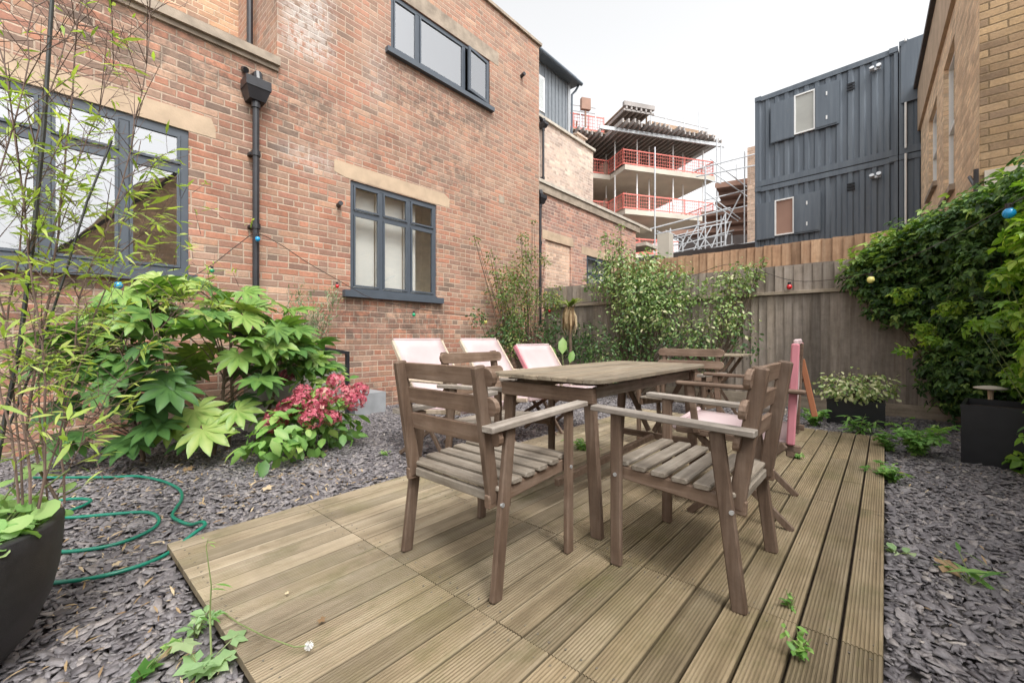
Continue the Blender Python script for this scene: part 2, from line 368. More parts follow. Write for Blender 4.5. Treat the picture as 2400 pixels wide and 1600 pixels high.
def mat_leaf(name, stops, trans=.32, rough=.45, spec=.4, vein=False):
    m = NT(name); t = m.tint(); n = m.noise(14., 3, vec=m.pos())
    c = m.ramp(m.math('ADD', t, m.math('MULTIPLY', m.math('SUBTRACT', n, .5), .25)), stops)
    p = m.pbr(c, rough, spec=spec)
    tr = m.n('BsdfTranslucent'); m.set(tr.inputs[0], m.mix(1., c, (1.5,1.6,.7,1), 'MULTIPLY'))
    mx = m.n('MixShader'); mx.inputs[0].default_value = trans
    m.t.links.new(p.outputs[0], mx.inputs[1]); m.t.links.new(tr.outputs[0], mx.inputs[2]); m.t.links.new(mx.outputs[0], m.out.inputs[0]); return m.mat
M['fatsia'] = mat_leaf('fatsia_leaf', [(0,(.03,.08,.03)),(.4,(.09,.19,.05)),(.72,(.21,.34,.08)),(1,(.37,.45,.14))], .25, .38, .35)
M['hyd'] = mat_leaf('hydrangea_leaf', [(0,(.06,.15,.04)),(.5,(.18,.34,.08)),(1,(.42,.52,.17))])
M['flower'] = mat_leaf('hydrangea_petal', [(0,(.20,.03,.05)),(.45,(.46,.085,.13)),(.85,(.62,.24,.27)),(1,(.62,.42,.33))], .2, .6)
M['bamboo'] = mat_leaf('bamboo_leaf', [(0,(.14,.22,.04)),(.5,(.32,.44,.09)),(.8,(.48,.54,.16)),(1,(.58,.54,.28))], .4)
M['potleaf'] = mat_leaf('pot_leaf', [(0,(.11,.24,.07)),(.5,(.24,.41,.13)),(1,(.37,.50,.2))], .35)
M['creeper'] = mat_leaf('creeper_leaf', [(0,(.012,.03,.012)),(.3,(.042,.10,.028)),(.6,(.12,.22,.055)),(1,(.30,.41,.09))], .28)
M['lime'] = mat_leaf('climber_leaf', [(0,(.05,.12,.02)),(.5,(.16,.31,.035)),(1,(.37,.48,.07))], .38)
M['varieg'] = mat_leaf('variegated_leaf', [(0,(.05,.10,.035)),(.45,(.15,.25,.08)),(.78,(.29,.38,.14)),(.9,(.50,.51,.27)),(1,(.62,.61,.38))], .25)
M['darkshrub'] = mat_leaf('dark_shrub_leaf', [(0,(.02,.05,.018)),(.5,(.055,.12,.035)),(.85,(.13,.21,.07)),(1,(.30,.33,.15))], .25)
M['rose'] = mat_leaf('rose_leaf', [(0,(.04,.08,.025)),(.5,(.12,.19,.05)),(.8,(.25,.28,.09)),(1,(.40,.22,.09))], .3)
M['grey_leaf'] = mat_leaf('grey_green_leaf', [(0,(.10,.15,.08)),(.6,(.20,.27,.15)),(1,(.34,.38,.22))], .25)
M['weed'] = mat_leaf('weed_leaf', [(0,(.06,.16,.03)),(.5,(.15,.31,.07)),(1,(.32,.46,.14))], .35)
M['mint'] = mat_leaf('pale_weed_leaf', [(0,(.14,.27,.10)),(.6,(.27,.40,.19)),(1,(.42,.5,.28))], .3)
M['dead'] = mat_leaf('dead_leaf', [(0,(.16,.09,.045)),(.5,(.35,.24,.13)),(1,(.55,.44,.29))], .15, .8)
M['cordyline'] = mat_leaf('strap_leaf', [(0,(.06,.12,.03)),(.5,(.20,.27,.07)),(1,(.42,.42,.17))], .3)
def mat_slate():
    m = NT('slate_chippings'); t = m.tint()
    c = m.ramp(t, [(0,(.07,.064,.068)),(.3,(.14,.129,.136)),(.6,(.205,.192,.198)),(.82,(.27,.245,.235)),(.93,(.32,.29,.27)),(1,(.46,.42,.38))])
    c = m.mix(1., c, m.ramp(m.noise(60., 4, .7, vec=m.pos()), [(.3,(.72,.72,.72)),(.7,(1.25,1.22,1.2))]), 'MULTIPLY')
    m.pbr(c, .62, m.bump(m.noise(90., 4, vec=m.pos()), .4, .004), spec=.45); return m.mat
M['slate'] = mat_slate()
def bulb(name, c):
    m = NT(name); m.pbr(c, .12, spec=.7); return m.mat
M['b_blue'] = bulb('blue_bulb', (.01,.30,.62)); M['b_green'] = bulb('green_bulb', (.01,.30,.13)); M['b_red'] = bulb('red_bulb', (.55,.015,.02)); M['b_yellow'] = bulb('yellow_bulb', (.78,.70,.22))

# ---------------------------------------------------------------- ground
def sheet(name, pts, z, mat, kind='structure'):
    b = MB(); b.add([(x,y,z) for x,y in pts], [tuple(range(len(pts)))])
    return tag(b.build(name, mat), kind=kind)
sheet('ground', [(-400,-400),(400,-400),(400,400),(-400,400)], -.075, M['ground'])

# slate chippings: real angular flakes lying over the earth
def chippings():
    zones = [(-5.28,-2.435,-1.,7.,1.0), (-2.5,-.9,-.7,.392,1.2), (.005,1.9,1.6,7.,1.05), (-2.5,.02,5.255,7.,1.), (-.9,.3,-.4,.39,.3)]
    Vs, Fs, Ts = [], [], []; off = 0
    for x0,x1,y0,y1,dn in zones:
        for layer, (z, dens) in enumerate(((-.062, 2000), (-.052, 1800), (-.043, 1100))):
            n = int((x1-x0)*(y1-y0)*dens*dn)
            cx = RNG.uniform(x0,x1,n); cy = RNG.uniform(y0,y1,n)
            keep = ~((cx > -2.434) & (cx < .0) & (cy > .394) & (cy < 5.23))
            cx, cy = cx[keep], cy[keep]; n = len(cx)
            L = RNG.gamma(2.6, .0052, n)+.005; W = L*RNG.uniform(.38,.8,n); T = RNG.uniform(.0015,.006,n)
            rz = RNG.uniform(0,2*np.pi,n); ta = RNG.normal(0,.24,n); tb = RNG.normal(0,.24,n)
            k = 6
            ang = np.linspace(0,2*np.pi,k,endpoint=False)[None,:]+RNG.uniform(-.5,.5,(n,k))
            rr = RNG.uniform(.5,1.25,(n,k))
            px = np.cos(ang)*L[:,None]*rr; py = np.sin(ang)*W[:,None]*rr
            c, s = np.cos(rz)[:,None], np.sin(rz)[:,None]
            qx = px*c-py*s; qy = px*s+py*c; qz = px*ta[:,None]+py*tb[:,None]
            base = np.stack([cx[:,None]+qx, cy[:,None]+qy, z+RNG.uniform(-.004,.006,n)[:,None]+qz], -1)
            top = base+np.array([0,0,1.])*T[:,None,None]
            top[:,:,:2] = (top[:,:,:2]-np.stack([cx,cy],-1)[:,None,:])*.95+np.stack([cx,cy],-1)[:,None,:]
            V = np.concatenate([base, top], 1).reshape(-1,3)
            o = off+np.arange(n)[:,None]*(2*k)
            Fs.append(('t', o+np.arange(k,2*k)[None,:]))
            side = []
            for i in range(k):
                j = (i+1) % k; side.append(np.concatenate([o+i, o+j, o+k+j, o+k+i], 1))
            Fs.append(('s', np.concatenate(side, 0)))
            Vs.append(V); Ts.append(np.repeat(RNG.beta(2.2,2.4,n), 2*k)); off += n*2*k
    V = np.concatenate(Vs)
    me = bpy.data.meshes.new('slate_chippings')
    tops = np.concatenate([f for t,f in Fs if t == 't']); sides = np.concatenate([f for t,f in Fs if t == 's'])
    loops = np.concatenate([tops.ravel(), sides.ravel()]).astype(np.int32)
    tot = np.concatenate([np.full(len(tops), 6), np.full(len(sides), 4)]).astype(np.int32)
    st = np.concatenate([[0], np.cumsum(tot)[:-1]]).astype(np.int32)
    me.vertices.add(len(V)); me.vertices.foreach_set('co', V.ravel())
    me.loops.add(len(loops)); me.loops.foreach_set('vertex_index', loops)
    me.polygons.add(len(tot)); me.polygons.foreach_set('loop_start', st); me.polygons.foreach_set('loop_total', tot)
    me.update(calc_edges=True)
    me.materials.append(M['slate'])
    at = me.attributes.new('tint', 'FLOAT', 'POINT'); at.data.foreach_set('value', np.concatenate(Ts).astype(np.float32))
    tag(link('slate_chippings', me), 'purple grey slate chippings spread around the timber deck', 'gravel', kind='stuff')
chippings()

# ---------------------------------------------------------------- deck: grooved boards
def deck():
    b = MB(); n = 23; pitch = 2.43/n
    for i in range(n):
        wide = i >= n-5
        x0 = -2.43+i*pitch; gap = .0065 if not wide else .0095
        cuts = [.395, 1.005]
        cuts += [1.64] if i > 6 or i % 2 else [1.9]
        cuts += [2.98+(.5 if i % 3 == 0 else 0), 4.25+(.3 if i % 2 else -.15), 5.25]
        if i < 4: cuts = [.395, 1.005, 2.6+.4*(i % 2), 4.2, 5.25]
        ng = 8; w = pitch-gap
        for a, c in zip(cuts[:-1], cuts[1:]):
            t = min(1, max(0, random.gauss(.55, .2))); gd = .0026 if i < 9 else .0034
            if i == 9 and a < .5: t = .18
            if i in (n-1, n-2) and a > 1. and a < 1.1: t = .2
            prof = [(0,-.028),(0,-.004),(.003,0)]
            gw = (w-.012)/ng
            for g in range(ng):
                gx = .006+g*gw
                prof += [(gx+gw*.12,0),(gx+gw*.28,-gd),(gx+gw*.50,-gd),(gx+gw*.66,0)]
            prof += [(w-.003,0),(w,-.004),(w,-.028)]
            y0, y1 = a+.002, c-.002
            dz = random.uniform(-.0012,.0012); k = len(prof)
            vs = [(x0+gap/2+x, y, z+dz) for y in (y0,y1) for x,z in prof]
            fs = [(j, k+j, k+j+1, j+1) for j in range(k-1)]+[tuple(range(k)), tuple(range(2*k-1,k-1,-1)), (0,k-1,2*k-1,k)]
            b.add(vs, fs, t)
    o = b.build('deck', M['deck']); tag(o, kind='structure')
    q = MB()
    for i in range(n):
        for y in (.44,.965,1.045,1.60,1.68,2.3,2.94,3.6,4.25,4.9,5.2):
            for k in (.26,.74):
                x = -2.43+(i+k)*pitch+random.uniform(-.004,.004); yy = y+random.uniform(-.006,.006)
                q.lathe([(.0038,-.004),(.0038,-.0008),(.001,-.0012)], (x,yy,.0012), 8, cap=True)
    tag(q.build('deck_screws', M['screw']), kind='structure')
    s = MB(); s.box(-2.425,.41,-.07,-.004,5.24,-.0305)
    tag(s.build('deck_subframe', M['soil']), kind='structure')
deck()

# ---------------------------------------------------------------- leaves
def _template(kind):
    if kind == 'oval':
        V = [(0,0,0),(.3,.24,.05),(.3,0,0),(.3,-.24,.05),(.68,.23,.03),(.68,0,-.02),(.68,-.23,.03),(1,0,-.10)]
        Fc = [(0,2,1),(0,3,2),(1,2,5),(1,5,4),(3,5,2),(3,6,5),(4,5,7),(6,7,5)]
    elif kind == 'lance':
        V = [(0,0,0),(.35,.085,.02),(.35,-.085,.02),(1,0,-.12),(.7,.055,-.02),(.7,-.055,-.02)]
        Fc = [(0,2,1),(1,2,5),(1,5,4),(4,5,3)]
    elif kind == 'round':
        V = [(0,0,0)]+[(.5+.5*math.cos(a),.47*math.sin(a),.05*abs(math.sin(a))-.03) for a in np.linspace(-math.pi*.93,math.pi*.93,9)]
        V.append((.5,0,-.05)); Fc = [(10,i,i+1) for i in range(1,9)]+[(10,9,0),(10,0,1)]
    elif kind == 'strap':
        V = [(0,.03,0),(0,-.03,0),(.35,.045,.10),(.35,-.045,.10),(.7,.035,.06),(.7,-.035,.06),(1,0,-.12)]
        Fc = [(0,1,3),(0,3,2),(2,3,5),(2,5,4),(4,5,6)]
    elif kind == 'tri':      # three leaflets
        V = []; Fc = []
        for an, sc in ((0,1.),(1.15,.75),(-1.15,.75)):
            o = len(V); c, s = math.cos(an)*sc, math.sin(an)*sc
            for x, y, z in [(.08,0,0),(.45,.27,.04),(.75,.17,0),(1,0,-.12),(.75,-.17,0),(.45,-.27,.04)]:
                V.append((x*c-y*s, x*s+y*c, z))
            Fc += [(o,o+1,o+3),(o,o+3,o+5),(o+1,o+2,o+3),(o+5,o+3,o+4)]
    elif kind == 'fatsia':
        V = [(0,0,0)]; Fc = []
        lobes = [(-2.25,.62),(-1.6,.82),(-.98,.95),(-.42,1.),(.1,1.03),(.62,1.),(1.2,.93),(1.8,.8),(2.4,.6)]
        for an, ln in lobes:
            o = len(V); c, s = math.cos(an)*ln, math.sin(an)*ln
            for x, y, z in [(.36,.135,.03),(.60,.165,.02),(.8,.11,-.03),(1,0,-.13),(.8,-.11,-.03),(.60,-.165,.03),(.36,-.135,.04),(.36,0,-.02),(.60,0,-.03),(.8,0,-.07)]:
                V.append((x*c-y*s, x*s+y*c, z))
            Fc += [(0,o+7,o),(0,o+6,o+7),(o,o+7,o+8),(o,o+8,o+1),(o+6,o+8,o+7),(o+6,o+5,o+8),(o+1,o+8,o+9),(o+1,o+9,o+2),(o+5,o+9,o+8),(o+5,o+4,o+9),(o+2,o+9,o+3),(o+4,o+3,o+9)]
    elif kind == 'lobed':
        V = [(0,0,0)]; Fc = []; pr = [(-2.6,.45),(-2.0,.75),(-1.6,.5),(-1.05,.92),(-.6,.6),(0,1.05),(.6,.6),(1.05,.92),(1.6,.5),(2.0,.75),(2.6,.45)]
        for an, r in pr: V.append((r*math.cos(an), r*math.sin(an), -.12*r*r))
        Fc = [(0,i,i+1) for i in range(1,11)]
    elif kind == 'floret':
        V = [(0,0,0)]; Fc = []
        for k in range(4):
            a = k*math.pi/2; o = len(V)
            for x, y, z in [(.55,.42,.12),(1,0,.2),(.55,-.42,.12)]:
                V.append((x*math.cos(a)-y*math.sin(a), x*math.sin(a)+y*math.cos(a), z))
            Fc += [(0,o+2,o+1),(0,o+1,o)]
    return np.array(V, float), np.array(Fc)
TP = {k: _template(k) for k in ('oval','lance','round','strap','tri','fatsia','lobed','floret')}
def norm(a): return a/np.maximum(np.linalg.norm(a, axis=-1, keepdims=True), 1e-9)
RIB = {'fatsia': [0]+[1+10*k+j for k in range(9) for j in (7,8,9)], 'oval': [0,2,5], 'round': [0,10]}
def leaves(name, kind, P, N, D, S, T, mat, parent=None, bend=None):
    V, Fc = TP[kind]; P = np.asarray(P,float); N = norm(np.asarray(N,float)); D = np.asarray(D,float)
    D = norm(D-N*np.sum(D*N,-1,keepdims=True)); B = np.cross(N, D)
    S = np.asarray(S,float); n = len(P)
    W = P[:,None,:]+S[:,None,None]*(V[None,:,0:1]*D[:,None,:]+V[None,:,1:2]*B[:,None,:]+V[None,:,2:3]*N[:,None,:])
    k = len(V); Fa = (Fc[None]+np.arange(n)[:,None,None]*k).reshape(-1,3)
    TT = np.repeat(np.clip(T,0,1)[:,None], k, 1)+RNG.normal(0,.035,(n,k))
    for j in RIB.get(kind, []): TT[:,j] += .16
    return np_mesh(name, W.reshape(-1,3), Fa, TT.ravel(), mat, parent, smooth=(kind in ('fatsia','round','oval')))
def blob_leaves(blobs, per, droop=.5, up=.5, shell=.55, jit=.5):
    """blobs (cx,cy,cz,rx,ry,rz) -> P,N,D,depth(0 inside..1 shell),height"""
    Ps, Ns, Ds, Hs = [], [], [], []
    for c in blobs:
        c = list(c);
        if len(c) == 4: c = c[:3]+[c[3]]*3
        r = np.array(c[3:6]); n = int(per*(r[0]*r[1]+r[0]*r[2]+r[1]*r[2])/3*(c[6] if len(c) > 6 else 1))
        u = norm(RNG.normal(size=(n,3))); rad = shell+(1.08-shell)*RNG.uniform(0,1,n)**.6
        lump = 1+.22*np.sin(u[:,0]*7+c[0]*5)*np.cos(u[:,1]*6+c[2]*9)+.12*np.sin(u[:,2]*13)
        P = np.array(c[:3])+u*(rad*lump)[:,None]*r
        N = norm(u*.8+np.array([0,0,up])+RNG.normal(0,jit,(n,3)))
        D = norm(u*.6+np.array([0,0,-droop])+RNG.normal(0,.5,(n,3)))
        Ps.append(P); Ns.append(N); Ds.append(D); Hs.append(rad*(.6+.4*u[:,2]))
    return np.concatenate(Ps), np.concatenate(Ns), np.concatenate(Ds), np.concatenate(Hs)
def bush(name, label, cat, blobs, per, kind, size, mat, base, stems=None, droop=.5, up=.5, shell=.55, tmean=.45, tsd=.2, part='foliage', group=None, clip=None, jit=.5, stem_mat='bark', sr=.009):
    t = thing(name, label, cat, base, 0, group); B = np.array(base)
    P, N, D, Hh = blob_leaves(blobs, per, droop, up, shell, jit)
    if clip is not None: k = clip(P); P, N, D, Hh = P[k], N[k], D[k], Hh[k]
    n = len(P); T = np.clip(RNG.normal(tmean, tsd, n), 0, 1)
    leaves(part, kind, P-B, N, D, size*RNG.uniform(.6,1.25,n), T, M[mat], t)
    sb = MB()
    for c in blobs:
        for k in range(stems or 2):
            e = Vector(c[:3])+Vector((random.uniform(-.5,.5)*c[3], random.uniform(-.5,.5)*c[3], c[3]*.5))-Vector(base)
            s0 = Vector((random.uniform(-.06,.06), random.uniform(-.06,.06), 0))
            md = s0*.4+e*.6+Vector((random.uniform(-.05,.05), random.uniform(-.05,.05), -.12*e.z if e.z > .3 else 0))
            sb.tube([s0, s0.lerp(md,.5)+Vector((0,0,.05)), md, e], [sr,sr*.8,sr*.6,sr*.25], 5)
    sb.build('stem', M[stem_mat], t)
    return t

# ---------------------------------------------------------------- the red brick building
def wall_holes(b, X, u0, u1, v0, v1, holes, depth):
    us = sorted({u0,u1,*[h for hh in holes for h in hh[:2]]}); vs = sorted({v0,v1,*[h for hh in holes for h in hh[2:]]})
    for a, c in zip(us[:-1], us[1:]):
        for e, g in zip(vs[:-1], vs[1:]):
            mu, mv = (a+c)/2, (e+g)/2
            if any(h[0] < mu < h[1] and h[2] < mv < h[3] for h in holes): continue
            b.add([(X,a,e),(X,c,e),(X,c,g),(X,a,g)], [(0,1,2,3)])
    for a, c, e, g in holes:
        X2 = X-depth
        for q in (((a,e),(a,g)),((c,g),(c,e)),((c,e),(a,e)),((a,g),(c,g))):
            (p,r),(s,t) = q
            b.add([(X,p,r),(X,s,t),(X2,s,t),(X2,p,r)], [(0,1,2,3)])
def room(w, x0, x1, y0, y1, z0, z1, mat):
    q = MB(); v = [(x0,y0,z0),(x1,y0,z0),(x1,y1,z0),(x0,y1,z0),(x0,y0,z1),(x1,y0,z1),(x1,y1,z1),(x0,y1,z1)]
    q.add(v, [(0,1,2,3),(7,6,5,4),(0,4,5,1),(2,6,7,3),(3,7,4,0)]); q.build('room_wall', M[mat], w)
def window(parent, X, y0, y1, z0, z1, muls, tr, glass, blind=None, sill=(.1,.1), open_last=False, depth=.075, fw=.05, sillz=.09):
    """casement window in a wall facing +X; muls = mullion centres, tr = transom z"""
    f = MB(); xf = X-depth+.055; xb = X-depth-.015
    f.box(xb,y0,z0,xf,y0+fw,z1); f.box(xb,y1-fw,z0,xf,y1,z1)
    f.box(xb,y0+fw,z1-fw,xf,y1-fw,z1); f.box(xb,y0+fw,z0,xf,y1-fw,z0+fw)
    for m in muls: f.box(xb,m-fw*.55,z0+fw,xf-.004,m+fw*.55,z1-fw)
    edges = [y0+fw]+[q for m in muls for q in (m-fw*.55, m+fw*.55)]+[y1-fw]
    cells = []
    for i in range(0, len(edges), 2):
        a, c = edges[i], edges[i+1]
        if tr: f.box(xb,a,tr-fw*.5,xf-.006,c,tr+fw*.5); cells += [(a,c,z0+fw,tr-fw*.5),(a,c,tr+fw*.5,z1-fw)]
        else: cells.append((a,c,z0+fw,z1-fw))
    sash = MB(); g = MB(); last = cells[-1] if open_last else None
    for a, c, e, h in cells:
        if (a,c,e,h) == last: continue
        s = .028
        sash.box(xf-.012,a+.004,e+.004,xf+.012,a+s,h-.004); sash.box(xf-.012,c-s,e+.004,xf+.012,c-.004,h-.004)
        sash.box(xf-.012,a+s,e+.004,xf+.012,c-s,e+s); sash.box(xf-.012,a+s,h-s,xf+.012,c-s,h-.004)
        g.add([(xf-.006,a+s,e+s),(xf-.006,c-s,e+s),(xf-.006,c-s,h-s),(xf-.006,a+s,h-s)], [(0,1,2,3)])
    w = f.build('window', M['frame'], parent)
    sash.build('sash', M['frame'], w); g.build('pane', M[glass], w)
    if sill:
        sb = MB(); sb.box(X-depth,y0-sill[0],z0-sillz,X+.075,y1+sill[1],z0-.003); sb.box(X-depth,y0-.0,z0-.003,X+.02,y1,z0+.012)
        sb.build('sill', M['frame'], w)
    if open_last:
        a, c, e, h = last; wd = c-a; an = R(7); s = .045
        sm = MB(); gm = MB(); o = Vector((xf+.012, c, 0)); dr = Vector((math.sin(an), -math.cos(an), 0)); nn = Vector((math.cos(an), math.sin(an), 0))
        def seg(p, q, z_0, z_1): # box between distances p,q along the leaf
            v = []
            for z in (z_0,z_1):
                for d_, k in ((p,-.018),(q,-.018),(q,.018),(p,.018)): v.append(o+dr*d_+nn*k+Vector((0,0,z)))
            sm.add(v, [(0,3,2,1),(4,5,6,7),(0,1,5,4),(1,2,6,5),(2,3,7,6),(3,0,4,7)])
        seg(0,s,e,h); seg(wd-s,wd,e,h); seg(s,wd-s,e,e+s); seg(s,wd-s,h-s,h)
        gm.add([o+dr*s+Vector((0,0,e+s)), o+dr*(wd-s)+Vector((0,0,e+s)), o+dr*(wd-s)+Vector((0,0,h-s)), o+dr*s+Vector((0,0,h-s))], [(0,1,2,3)])
        sm.build('open_casement', M['frame'], w); gm.build('open_pane', M['glass_hi'], w)
    r = MB(); xr = X-depth-.02
    if blind:
        for a, c in zip([y0+fw]+list(muls), list(muls)+[y1-fw]):
            r.box(xr-.10,a+.01,z0+.02,xr-.09,c-(.22 if blind == 2 and c > y1-.1 else .01),z1-.05)
        r.build('blind', M['blind'], w)
        room(w, xr-.7, xr-.01, y0-.3, y1+.3, z0-.3, z1+.2, 'pale_room')
    else:
        room(w, xr-1.2, xr-.01, y0-.2, y1+.2, z0-.3, z1+.1, 'room')
    return w
def pipe_part(parent, X, y, z0, z1, hop=None, r=.034, brackets=(), name='drainpipe'):
    b = MB(); b.tube([(X,y,z0),(X,y,z1)], r, 12)
    for z in brackets:
        b.lathe([(r+.001,-.03),(r+.011,-.028),(r+.011,.028),(r+.001,.03)], (X,y,z), 12)
        b.box(X-.11,y-.055,z-.014,X-.02,y+.055,z+.014)
    p = b.build(name, M['iron'], parent, smooth=False)
    if hop:
        z, w, hh = hop; h = MB()
        a, c = w/2, w*.34
        lo, hi = z, z+hh
        vs = [(X-.09,y-c,lo),(X+.06,y-c,lo),(X+.06,y+c,lo),(X-.09,y+c,lo),(X-.09,y-a,lo+hh*.55),(X+.10,y-a,lo+hh*.55),(X+.10,y+a,lo+hh*.55),(X-.09,y+a,lo+hh*.55)]
        h.add(vs, [(0,3,2,1),(0,1,5,4),(1,2,6,5),(2,3,7,6),(3,0,4,7)])
        h.box(X-.09,y-a-.006,lo+hh*.55,X+.105,y+a+.006,hi)
        h.tube([(X,y,lo+.01),(X,y,lo-.07)], r+.012, 12)
        h.tube([(X-.08,y+.02,hi+.10),(X,y+.02,hi+.09),(X+.02,y+.02,hi-.02)], .045, 10)
        h.tube([(X-.09,y-.09,hi+.14),(X-.02,y-.09,hi+.10)], .03, 10)
        h.build('hopper', M['iron'], p)
    return p
XW = -5.3
bd = thing('brick_building', 'tall red brick building on the left with dark grey framed windows', 'building', (0,0,0))
b = MB(); YC = 6.83; ZT = 6.87
RH = 1.87; ZL = 4.12     # the recess above the ledge on the left
holes_l = [(-1.72,1.04,1.56,3.02),(2.77,4.20,1.55,3.01)]
wall_holes(b, XW, -4., YC, -.2, ZL, holes_l, .10)
wall_holes(b, XW, RH, YC, ZL, ZT, [(3.38,5.40,5.03,5.87)], .10)
b.add([(XW,RH,ZL),(XW,RH,ZT),(-6.7,RH,ZT),(-6.7,RH,ZL)], [(0,1,2,3)])       # jamb of the recess
b.add([(XW,YC,-.2),(XW,YC,ZT),(-7.6,YC,ZT),(-7.6,YC,-.2)], [(3,2,1,0)])     # end wall
b.add([(XW,-4.,-.2),(-8.,-4.,-.2),(-8.,-4.,ZT),(XW,-4.,ZL)], [(0,1,2,3)])
b.add([(XW,RH,ZT),(XW,YC,ZT),(-8.,YC,ZT),(-8.,RH,ZT)], [(0,1,2,3)])
b.build('wall', M['brick_red'], bd)
b = MB(); b.box(-6.9,-4,ZL-.1,-6.7,RH,ZT+1.); b.build('recess_wall', M['brick_recess'], bd)
b = MB(); b.box(-6.7,-4,ZL-.06,XW+.07,RH+.015,ZL+.035); b.box(-6.7,-4,ZL-.11,XW+.03,RH+.01,ZL-.06); b.build('ledge', M['stone_dirty'], bd)
b = MB(); b.box(-7.7,RH-.05,ZT,XW+.045,YC+.05,ZT+.055); b.build('coping', M['stone_dirty'], bd)
def lintel(pts, name='lintel', mat='stone', par=None, x=XW, pr=.004):
    b = MB(); n = len(pts)
    vs = [(x+pr,y,z) for y,z in pts]+[(x-.08,y,z) for y,z in pts]
    b.add(vs, [tuple(range(n))]+[(i,n+i,n+(i+1)%n,(i+1)%n) for i in range(n)])
    b.build(name, M[mat], par or bd)
lintel([(-1.95,3.022),(1.27,3.022),(1.27,3.12),(1.23,3.22),(-1.95,3.22)])
lintel([(2.55,3.06),(2.70,3.022),(4.45,3.022),(4.47,3.16),(4.36,3.225),(2.55,3.215)])
lintel([(3.2,5.875),(5.62,5.875),(5.62,6.12),(3.2,6.12)], mat='stone_dirty')
window(bd, XW, -1.72,1.04,1.56,3.02, [-1.05,-.32,.06,.555], 2.63, 'glass_hi', None, (.12,.06), fw=.062)
window(bd, XW, 2.77,4.20,1.55,3.01, [3.235,3.70], 2.60, 'glass', 2, (.11,.09))
window(bd, XW, 3.38,5.40,5.03,5.87, [3.86,4.80], None, 'glass_hi', None, (.09,.05), open_last=True, sillz=.075)
pipe_part(bd, -5.2, 1.62, -.05, 3.56, (3.52,.235,.22), brackets=(1.32,2.15,2.95))
pipe_part(bd, -6.0, 1.80, ZL+.03, 7.4, None, r=.036)
for y, z, r in ((6.27,5.99,.035),(2.61,2.63,.03)): b = MB(); b.tube([(XW-.02,y,z),(XW+.10,y-.02,z+.01)], r, 10); b.build('overflow_pipe', M['iron'], bd)
b = MB(); b.box(XW-.03,5.63,3.40,XW+.006,5.78,3.53); b.build('air_brick', M['stone_dirty'], bd)

# lower brick range beyond the corner, with its set back upper storey
lb = thing('brick_outbuilding', 'low brown brick range with a sloping stone coping behind the fence', 'building', (0,0,0))
XB = -5.5
b = MB(); wall_holes(b, XB, YC+.003, 11.72, -.2, 4.02, [(8.99,10.25,1.6,2.94),(7.31,8.3,1.3,3.04)], .1)
b.add([(XB,11.72,-.2),(XB,11.72,4.02),(-9.,11.72,4.02),(-9.,11.72,-.2)], [(3,2,1,0)]); b.build('wall', M['brick_low'], lb)
b = MB(); b.box(XB-.05,7.315,1.305,XB-.035,8.295,3.035); b.build('blocked_opening', M['brick_infill'], lb)
for y0, y1, z in ((7.2,8.4,3.045),(8.76,10.42,2.945)):
    b = MB(); b.box(XB-.08,y0,z,XB+.006,y1,z+.19); b.build('lintel', M['stone'], lb)
window(lb, XB, 8.99,10.25,1.6,2.94, [9.6], 2.5, 'glass', 1, (.05,.05))
b = MB(); b.box(XB-.35,YC+.003,4.02,XB+.045,11.9,4.20); b.build('parapet_course', M['stone_dirty'], lb)
b = MB(); b.box(XB-.40,YC+.004,4.20,XB+.075,12.7,4.27); b.build('coping', M['coping'], lb)
b = MB(); b.box(-9,YC+.01,4.02,XB-.35,11.72,4.1); b.build('roof', M['room'], lb)
b = MB(); b.box(-8.5,11.76,3.60,-5.2,12.6,3.70); b.build('canopy', M['coping'], lb)
pipe_part(lb, -5.42, 7.02, 1.2, 3.82, (3.72,.20,.18), brackets=(1.9,2.9))
up = thing('upper_storey', 'pale pinkish brick upper storey set back behind the coping', 'building', (0,0,0))
b = MB(); b.box(-9,YC+.01,4.28,-6.5,10.99,6.43); b.build('wall', M['brick_cream'], up)
b = MB(); b.box(-9,YC+.01,6.43,-6.44,11.04,6.50); b.build('coping', M['coping'], up)
b = MB(); b.box(-7.6,10.5,6.50,-6.75,10.97,6.85); b.box(-7.65,10.45,6.85,-6.7,11.02,6.9); b.build('chimney', M['brick_cream'], up)
pipe_part(up, -6.40, 8.42, 4.3, 6.3, (6.15,.15,.12), r=.03, brackets=(4.9,))
do = thing('roof_dormer', 'grey clad dormer with white window strips on the set back roof', 'dormer', (0,0,0))
XD = -6.62
b = MB(); b.box(-9.,7.2,6.505,XD,9.86,7.98)
for k in range(7): b.box(XD,8.75+k*.16,6.505,XD+.02,8.78+k*.16,7.98)
b.build('cladding', M['dormer'], do)
b = MB(); b.box(XD-.02,8.32,6.72,XD+.025,8.74,7.62); w = b.build('window', M['white'], do)
b = MB(); b.box(XD+.027,8.37,6.78,XD+.03,8.69,7.56); b.build('pane', M['glass'], w)
b = MB(); b.box(XD-.02,9.80,6.505,XD+.04,9.90,7.98); b.build('corner_trim', M['alu'], do)
b = MB(); b.box(-9.1,7.1,7.98,XD+.22,10.12,8.10); b.box(-9.1,7.1,8.10,XD+.15,10.05,8.2); b.build('roof', M['container'], do)
b = MB(); b.tube([(XD+.25,7.1,8.02),(XD+.25,10.15,8.0)], .05, 10); b.tube([(XD+.2,10.1,8.0),(XD+.1,10.08,7.85),(XD+.06,9.95,7.7),(XD+.05,9.95,6.55)], .03, 8); b.build('gutter', M['container'], do)

